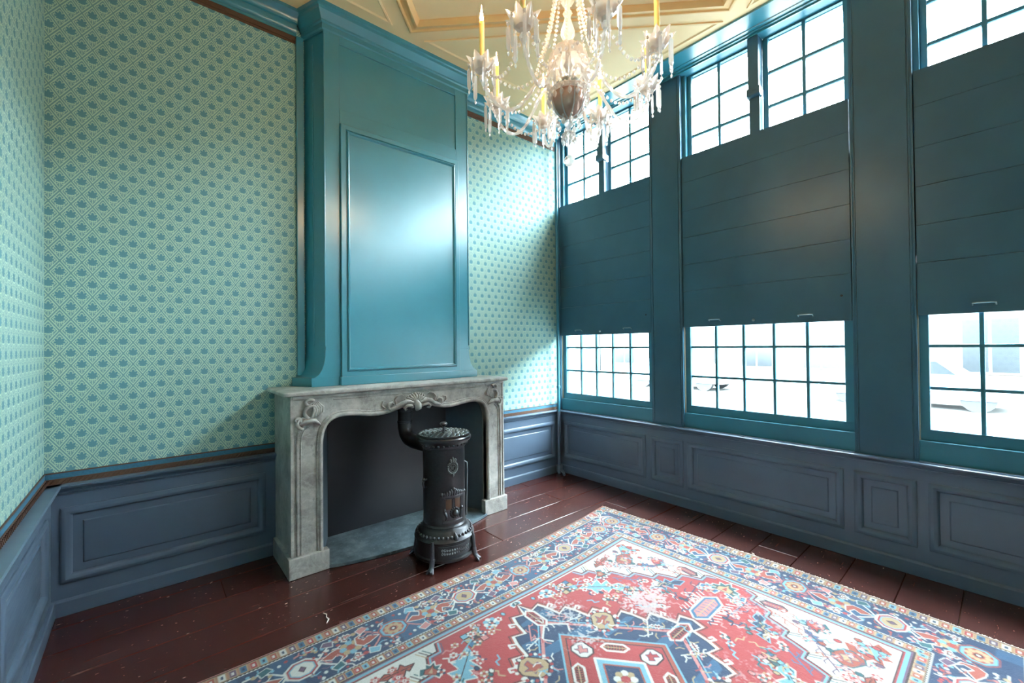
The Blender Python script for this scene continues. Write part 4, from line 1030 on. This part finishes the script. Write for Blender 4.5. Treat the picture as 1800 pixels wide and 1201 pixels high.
    Yd = Y + fv ** 2 * np.interp(X, [-3.62, -3.4, -2.6, -1.9, -1.4, -.9, -.53], [0.0, -.005, -.018, -.034, -.018, .03, .085])
    Xd = X + fu ** 3 * np.interp(Y, [-3.53, -3.4, -2.5, -1.6, -1.1], [.0, .005, .035, .015, -.006])
    Z = 0.0085 + 0.0012 * np.sin(X * 7) * np.sin(Y * 6)
    top = np.stack([Xd, Yd, Z], -1).reshape(-1, 3); n = nu * nv
    i = np.arange(nv - 1)[:, None] * nu + np.arange(nu - 1)[None]; fa_ = np.stack([i, i + 1, i + nu + 1, i + nu], -1).reshape(-1, 4)
    rim = np.concatenate([np.arange(nu), np.arange(1, nv) * nu + nu - 1, (nv - 1) * nu + np.arange(nu - 2, -1, -1), np.arange(nv - 2, 0, -1) * nu])
    low = top[rim].copy(); low[:, 2] = 0.001; k = len(rim); r2 = np.roll(np.arange(k), -1)
    skirt = np.stack([rim, np.arange(k) + n, r2 + n, rim[r2]], -1)
    vs = np.concatenate([top, low]); fs = np.concatenate([fa_, skirt])
    me = bpy.data.meshes.new('patterned_rug')
    off = np.array([cx0, cy0, 0.0])
    me.vertices.add(len(vs)); me.vertices.foreach_set('co', (vs - off).astype(np.float32).ravel())
    me.loops.add(fs.size); me.loops.foreach_set('vertex_index', fs.astype(np.int32).ravel())
    me.polygons.add(len(fs)); me.polygons.foreach_set('loop_start', (np.arange(len(fs)) * 4).astype(np.int32))
    me.update(calc_edges=True)
    at = me.color_attributes.new('weave', 'FLOAT_COLOR', 'POINT')
    cc_ = np.ones((len(vs), 4), np.float32); cc_[:n, :3] = colr.reshape(-1, 3); cc_[n:, :3] = colr.reshape(-1, 3)[rim]
    at.data.foreach_set('color', cc_.ravel()); me.validate(); me.update()
    t = NT('wool_rug'); ca = t.n('ShaderNodeVertexColor'); ca.layer_name = 'weave'
    t.set(Base_Color=ca.outputs[0], Roughness=0.95, Specular_IOR_Level=0.15, Sheen_Weight=0.25, Sheen_Roughness=0.5)
    t.bump(t.M('ADD', t.noise(260, 2), t.M('MULTIPLY', t.noise(30, 3), 0.8)), 0.003, 0.5)
    me.materials.append(t.m)
    root = empty('patterned_rug', (cx0, cy0, 0), 'worn red, blue and ivory oriental rug on the plank floor', 'rug')
    o = bpy.data.objects.new('rug_pile', me); COL.objects.link(o); o.parent = root
    q = MB(); fr = random.Random(2)
    for sd in (RX1, RX0):
        for _ in range(520):
            y_ = fr.uniform(RY0, RY1 + (.07 if sd == RX1 else 0)); sg = 1 if sd == RX1 else -1
            xe = sd + (float(np.interp(y_, [-3.53, -3.4, -2.5, -1.6, -1.1], [.0, .005, .035, .015, -.006])) if sd == RX1 else 0)
            L = fr.uniform(.006, .02); dy = fr.uniform(-.006, .006)
            q.tube([(xe - sg * .004, y_, .007), (xe + sg * L * .6, y_ + dy, .005), (xe + sg * L, y_ + dy * 1.6, .0025)], .0014, 4)
    obj('fringe', q, plain('cotton_fringe', S(214, 204, 188), 0.9), root, kind='stuff')
build_rug()

# ------------------------------------------------------------------ chandelier
HX, HY = -2.16, -2.12
cd = empty('crystal_chandelier', (HX, HY, 2.28), 'cut crystal chandelier with eight candle arms and hanging prisms', 'chandelier')
cz = lambda r, z: (r, z)
C0 = (HX, HY, 0)
obj('hanging_rod', MB().tube([(HX, HY, 3.3), (HX, HY, 3.90)], 0.006, 8), M_METAL, cd, smooth=60)
obj('ceiling_cup', MB().lathe([(0.0, 3.84), (0.02, 3.845), (0.05, 3.88), (0.06, 3.918), (0.0, 3.918)], C0, 20), M_METAL, cd, smooth=40)
flute = lambda n, d: (lambda a, r, z: 1 + d * math.cos(n * a))
obj('stem', MB().lathe([(0.0, 2.60), (0.012, 2.61), (0.012, 2.72), (0.02, 2.74), (0.012, 2.76), (0.010, 2.84), (0.018, 2.85), (0.03, 2.875), (0.030, 2.90), (0.020, 2.935), (0.012, 2.96), (0.014, 2.97), (0.022, 2.98), (0.012, 2.995), (0.010, 3.01),
                        (0.028, 3.03), (0.03, 3.05), (0.012, 3.07), (0.012, 3.12), (0.022, 3.15), (0.028, 3.20), (0.012, 3.26), (0.010, 3.33), (0.0, 3.33)], C0, 16, wob=flute(8, 0.06)), M_CRYSTAL, cd, smooth=20)
obj('canopy', MB().lathe([(0.012, 2.835), (0.035, 2.832), (0.062, 2.815), (0.082, 2.785), (0.088, 2.755), (0.094, 2.742), (0.088, 2.745), (0.080, 2.780), (0.058, 2.808), (0.03, 2.824), (0.012, 2.826)], C0, 48, wob=flute(12, 0.05)), M_CRYSTAL, cd, smooth=20)
obj('hub', MB().lathe([(0.0, 2.60), (0.05, 2.602), (0.06, 2.62), (0.06, 2.65), (0.048, 2.665), (0.0, 2.668)], C0, 24), M_METAL, cd, smooth=30)
q = MB().lathe([(0.074, 2.60), (0.086, 2.602), (0.094, 2.612), (0.090, 2.618), (0.074, 2.614)], C0, 48, wob=flute(24, 0.03))
for k in range(8):
    b = 2 * pi * k / 8 + 0.3
    q.tube([(HX + r_ * math.cos(b), HY + r_ * math.sin(b), z) for r_, z in ((0.080, 2.60), (0.079, 2.57), (0.067, 2.53), (0.046, 2.503), (0.012, 2.490))], 0.0035, 6)
obj('bowl_cage', q, M_CRYSTAL, cd, smooth=30)
obj('bowl', MB().lathe([(0.0, 2.604), (0.076, 2.604), (0.076, 2.575), (0.064, 2.533), (0.042, 2.505), (0.0, 2.493)], C0, 40, wob=flute(8, 0.012)), M_BRONZE, cd, smooth=40)
fin = MB().lathe([(0.006, 2.49), (0.018, 2.478), (0.022, 2.466), (0.012, 2.452), (0.008, 2.44), (0.022, 2.43), (0.03, 2.42), (0.012, 2.408), (0.006, 2.395), (0.005, 2.325), (0.0, 2.32)], C0, 16)
obj('finial_stem', fin, M_CRYSTAL, cd, smooth=30)
obj('ball', MB().sphere((HX, HY, 2.298), 0.0245, 16, 10), M_CRYSTAL, cd, smooth=25)
# shared meshes for the repeated parts
def octa(mb, c, rx, rz, n=6):
    mb.lathe([(0.0, -rz), (rx * 0.75, -rz * 0.5), (rx, 0.0), (rx * 0.75, rz * 0.5), (0.0, rz)], c, n); return mb
def star_dish():
    q = MB(); rows = []; n = 40
    for rr, z, sp in ((0.010, 0.000, 0.0), (0.026, 0.000, 0.0), (0.040, 0.010, 0.04), (0.052, 0.022, 0.13), (0.060, 0.034, 0.24), (0.058, 0.031, 0.22), (0.046, 0.014, 0.10), (0.030, -0.006, 0.02), (0.014, -0.012, 0.0), (0.010, -0.020, 0.0)):
        ring = []
        for i in range(n):
            a = 2 * pi * i / n; tri = abs(((a * 8 / (2 * pi)) % 1.0) - 0.5) * 2
            r_ = rr * (1 + sp * (tri * 2 - 1)); ring.append((r_ * math.cos(a), r_ * math.sin(a), z + (0.010 * sp / 0.24) * (tri * 2 - 1)))
        rows.append(ring)
    q.grid(rows, cu=True); q.cap(rows[0]); q.cap(rows[-1]); return q
dish_me = mesh_of('bobeche', star_dish().lathe([(0.0, -0.055), (0.010, -0.052), (0.016, -0.040), (0.010, -0.028), (0.014, -0.020), (0.0, -0.018)], (0, 0, 0), 12).lathe([(0.0, 0.0), (0.013, 0.0), (0.016, 0.012), (0.0145, 0.026), (0.0, 0.027)], (0, 0, 0), 14), M_CRYSTAL, 20)
def prism(L, wd):
    q = MB(); octa(q, (0, 0, -0.010), 0.0065, 0.010)
    rows = [[(wd * s_ * math.cos(2 * pi * k / 6), wd * 0.62 * s_ * math.sin(2 * pi * k / 6), z) for k in range(6)] for s_, z in ((0.35, -0.020), (1, -0.030), (1, -L + 0.014), (0.8, -L + 0.006), (0.3, -L))]
    q.grid(rows, cu=True); q.cap(rows[0]); q.cap(rows[-1])
    octa(q, (0, 0, -L - 0.010), 0.005, 0.010, 5); return q
pr_me = [mesh_of('prism', prism(0.135, 0.0095), M_CRYSTAL), mesh_of('prism', prism(0.115, 0.009), M_CRYSTAL)]
candle_me = mesh_of('candle', MB().lathe([(0.0, 0.0), (0.0112, 0.0), (0.0112, 0.150), (0.0112, 0.185), (0.010, 0.190), (0.004, 0.191), (0.0, 0.191)], (0, 0, 0), 16), M_WAX, 40)
flame_me = mesh_of('flame', MB().lathe([(0.0, 0.190), (0.0065, 0.196), (0.0085, 0.206), (0.0065, 0.220), (0.003, 0.236), (0.0014, 0.250), (0.0, 0.266)], (0, 0, 0), 12), M_FLAME, 60)
cup_me = mesh_of('socket', MB().lathe([(0.0, -0.004), (0.0145, -0.004), (0.0155, 0.006), (0.0125, 0.012), (0.0, 0.012)], (0, 0, 0), 14), M_BRONZE, 40)
# one arm in the XZ plane
prf = [(0.045, 2.635), (0.075, 2.668), (0.110, 2.672), (0.150, 2.640), (0.190, 2.580), (0.230, 2.530), (0.275, 2.505), (0.320, 2.515), (0.360, 2.550), (0.385, 2.585), (0.400, 2.620)]
def cat(pts, per=4):
    o_ = []
    for i in range(len(pts) - 1):
        p0, p1, p2, p3 = (Vector(pts[max(0, min(len(pts) - 1, i + k))]) for k in (-1, 0, 1, 2))
        for j in range(per):
            t_ = j / per
            o_.append(0.5 * ((2 * p1) + (-p0 + p2) * t_ + (2 * p0 - 5 * p1 + 4 * p2 - p3) * t_ ** 2 + (-p0 + 3 * p1 - 3 * p2 + p3) * t_ ** 3))
    return o_ + [Vector(pts[-1])]
ap = cat([(a, 0.0, b - 2.28) for a, b in prf])
aq = MB(); nn = len(ap)
rows = []
for i, p in enumerate(ap):                                  # twisted rope-glass arm
    tg = (ap[min(i + 1, nn - 1)] - ap[max(i - 1, 0)]).normalized(); nv = Vector((0, 1, 0)); bn = tg.cross(nv)
    rows.append([tuple(p + (nv * math.cos(k * pi / 4 + i * 0.35) + bn * math.sin(k * pi / 4 + i * 0.35)) * (0.0085 if k % 2 else 0.0062)) for k in range(8)])
aq.grid(rows, cu=True); aq.cap(rows[0]); aq.cap(rows[-1])
arm_me = mesh_of('arm', aq, M_CRYSTAL, 30)
def chain(pts, step=0.021, rx=0.0075, rz=0.0095):
    q = MB(); acc = 0.0; last = Vector(pts[0])
    for p in pts:
        p = Vector(p); acc += (p - last).length; last = p
        if acc >= step: acc = 0.0; octa(q, p, rx, rz)
    return q
def link(me, name, par, loc, rz=0.0, kind=None):
    o_ = bpy.data.objects.new(name, me); COL.objects.link(o_); o_.parent = par; o_.location = loc; o_.rotation_euler = (0, 0, rz)
    if kind: o_['kind'] = kind
    return o_
RR = 0.400; ZB_ = 2.670
# bead strands: rising from each arm to the stem, and swags
up_me = mesh_of('bead_strand', chain([(0.155 - 0.115 * (1 - (1 - k / 60) ** 1.8), 0.0, 2.70 - 2.28 + 0.58 * k / 60) for k in range(61)], 0.019), M_CRYSTAL)
sw = []
for k in range(61):
    f = k / 60; a = f * pi / 4; r_ = 0.385 - 0.03 * math.sin(pi * f)
    sw.append((r_ * math.cos(a), r_ * math.sin(a), ZB_ - 2.28 - 0.012 - 0.085 * math.sin(pi * f)))
sw_me = mesh_of('bead_swag', chain(sw, 0.020), M_CRYSTAL)
sn = [(0.36 - 0.27 * k / 40, 0.012, ZB_ - 2.28 - 0.02 + 0.10 * (k / 40) ** 2 - 0.07 * math.sin(pi * k / 40)) for k in range(41)]
sn_me = mesh_of('bead_garland', chain(sn, 0.019), M_CRYSTAL)
dm_me = mesh_of('bowl_drop', octa(octa(MB(), (0, 0, -0.008), 0.006, 0.008), (0, 0, -0.034), 0.010, 0.018), M_CRYSTAL)
for i in range(8):
    a = math.radians(16.5) + i * pi / 4
    link(arm_me, 'arm', cd, (0, 0, 0), a)
    bx_, by_ = RR * math.cos(a), RR * math.sin(a)
    d = link(dish_me, 'bobeche', cd, (bx_, by_, ZB_ - 2.28), a + 0.2)
    for k in range(7):
        b = 2 * pi * (k + 0.5) / 7
        link(pr_me[(k + i) % 2], 'prism', d, (0.058 * math.cos(b), 0.058 * math.sin(b), 0.026), b + 0.6)
    c = link(candle_me, 'candle', cd, (bx_, by_, ZB_ - 2.28 + 0.022))
    link(flame_me, 'flame', c, (0, 0, 0)); link(cup_me, 'socket', c, (0, 0, 0.0))
    link(up_me, 'bead_strand', cd, (0, 0, 0), a + pi / 8, 'stuff'); link(sw_me, 'bead_swag', cd, (0, 0, 0), a, 'stuff')
    link(sn_me, 'bead_garland', cd, (0, 0, 0), a, 'stuff')
for k in range(16):
    b = 2 * pi * k / 16
    link(dm_me, 'bowl_drop', cd, (0.091 * math.cos(b), 0.091 * math.sin(b), 2.608 - 2.28))
    if k % 2 == 0: link(pr_me[1], 'prism', cd, (0.093 * math.cos(b), 0.093 * math.sin(b), 2.742 - 2.28), b)
for k in range(8):
    b = 2 * pi * k / 8 + 0.2
    link(dm_me, 'bowl_drop', cd, (0.028 * math.cos(b), 0.028 * math.sin(b), 2.424 - 2.28))
    link(dm_me, 'bowl_drop', cd, (0.05 * math.cos(b), 0.05 * math.sin(b), 2.497 - 2.28))

# ------------------------------------------------------------------ street outside
M_STREET = plain('grey_paving', S(92, 92, 90), 0.8, noise=0.1, scale=3)
M_KERB = plain('dark_kerb', S(30, 34, 38), 0.8)
M_FAC = [plain('facade_white', S(88, 88, 86), 0.8), plain('facade_brick', S(72, 64, 58), 0.8), plain('facade_grey', S(78, 79, 80), 0.8)]
M_DGLASS = plain('far_window_glass', S(18, 22, 26), 0.3)
M_CAR = plain('car_paint', S(120, 124, 130), 0.25); M_TYRE = plain('tyre', S(24, 26, 30), 0.8)
ZG = -0.35
street = obj('street_ground', MB().box(-60, 60, -60, 70, ZG - 0.2, ZG), M_STREET, label='grey street paving outside the windows', cat='street', kind='structure')
obj('kerb', MB().box(7.3, 8.3, -40, 70, ZG, ZG + 0.06), M_KERB, street)
tr = empty('low_sky_screen', (18.5, -38, ZG), 'added unseen block screening the low sky further along the street', 'building')  # unseen mass added to keep low sky light off the upper walls
obj('facade', MB().box(18, 19, -62, -13.55, ZG, ZG + 9.3), M_FAC[1], tr); obj('roof', MB().plate([(18, 9.3), (19, 9.3), (18.9, 9.6)], lambda a, b, h: (a, h, ZG + b), -62, -13.55), M_FAC[2], tr)
hy = [-13.5, -6.5, 0.5, 8, 15, 23, 31, 40]
hrnd = random.Random(3)
for i in range(len(hy) - 1):
    a, b = hy[i], hy[i + 1]; H = 8.6 + hrnd.uniform(0, 1.6)
    hs_ = empty('street_house', (18.5, (a + b) / 2, ZG), 'pale overexposed house front across the street', 'building', 'house fronts across the street')
    obj('facade', MB().box(18, 19, a, b - 0.05, ZG, ZG + H), M_FAC[i % 3], hs_)
    nwin = 3 if b - a < 7.6 else 4; wd = (b - a) / nwin
    for k in range(nwin):
        for lv, (z0, z1) in enumerate(((0.75, 2.55), (3.5, 5.2), (6.1, 7.6))):
            y_ = a + wd * (k + 0.5)
            if lv == 0 and k == nwin - 1:
                dr = obj('door', MB().box(17.93, 18.0, y_ - 0.55, y_ + 0.55, ZG, ZG + 2.5), M_DGLASS, hs_)
            else:
                wn_ = obj('window', MB().box(17.95, 18.0, y_ - 0.72, y_ + 0.72, ZG + z0 - 0.08, ZG + z1 + 0.08), M_FAC[0], hs_)
                obj('pane', MB().box(17.93, 17.95, y_ - 0.64, y_ - 0.04, ZG + z0, ZG + z1), M_DGLASS, wn_)
                obj('pane', MB().box(17.93, 17.95, y_ + 0.04, y_ + 0.64, ZG + z0, ZG + z1), M_DGLASS, wn_)
def car(y_, x_, lab):
    c = empty('parked_car', (x_, y_, ZG), lab, 'car', 'cars parked across the street')
    side = [(-2.05, 0.28), (-2.08, 0.62), (-1.95, 0.80), (-1.15, 0.90), (-0.6, 1.36), (0.75, 1.40), (1.45, 0.98), (2.0, 0.92), (2.08, 0.6), (2.05, 0.28)]
    obj('car_body', MB().plate(side, lambda p, z, h: (x_ + h, y_ + p, ZG + z), -0.82, 0.82), M_CAR, c, bevel=0.06)
    for p0, p1 in ((-0.92, -0.02), (0.06, 1.0)):
        wpoly = [(p0, 0.94), (p0 + (0.36 if p0 < 0 else 0.02), 1.28), (p1 - (0.0 if p0 < 0 else 0.36), 1.30), (p1, 0.96)]
        for h in (-0.835, 0.815): obj('side_window', MB().plate(wpoly, lambda p, z, k: (x_ + k, y_ + p, ZG + z), h, h + 0.02), M_DGLASS, c)
    for p in (-1.3, 1.3):
        for h in (-0.78, 0.62): obj('wheel', MB().tube([(x_ + h, y_ + p, ZG + 0.33), (x_ + h + 0.18, y_ + p, ZG + 0.33)], 0.33, 20), M_TYRE, c, smooth=40)
car(-1.6, 13.0, 'pale parked car outside the third window from the fireplace wall')
car(5.5, 13.3, 'pale parked car outside the middle window')
car(13.5, 13.0, 'pale parked car outside the corner window')

M_LINT = plain('white_lint', S(225, 220, 212), 0.9)
tag(obj('lint_thread', MB().tube([(-2.905, -0.966, 0.003), (-2.895, -0.992, 0.004), (-2.903, -1.015, 0.003), (-2.899, -1.04, 0.003), (-2.918, -1.068, 0.003)], [0.002, 0.003, 0.0025, 0.004, 0.002], 5), M_LINT, smooth=60), 'crooked white thread lying on the boards beside the rug', 'thread')
tag(obj('lint_thread', MB().tube([(-0.462, -2.245, 0.003), (-0.472, -2.262, 0.006), (-0.484, -2.268, 0.003)], [0.002, 0.003, 0.002], 5), M_LINT, smooth=60), 'short white thread between rug and window panelling', 'thread')
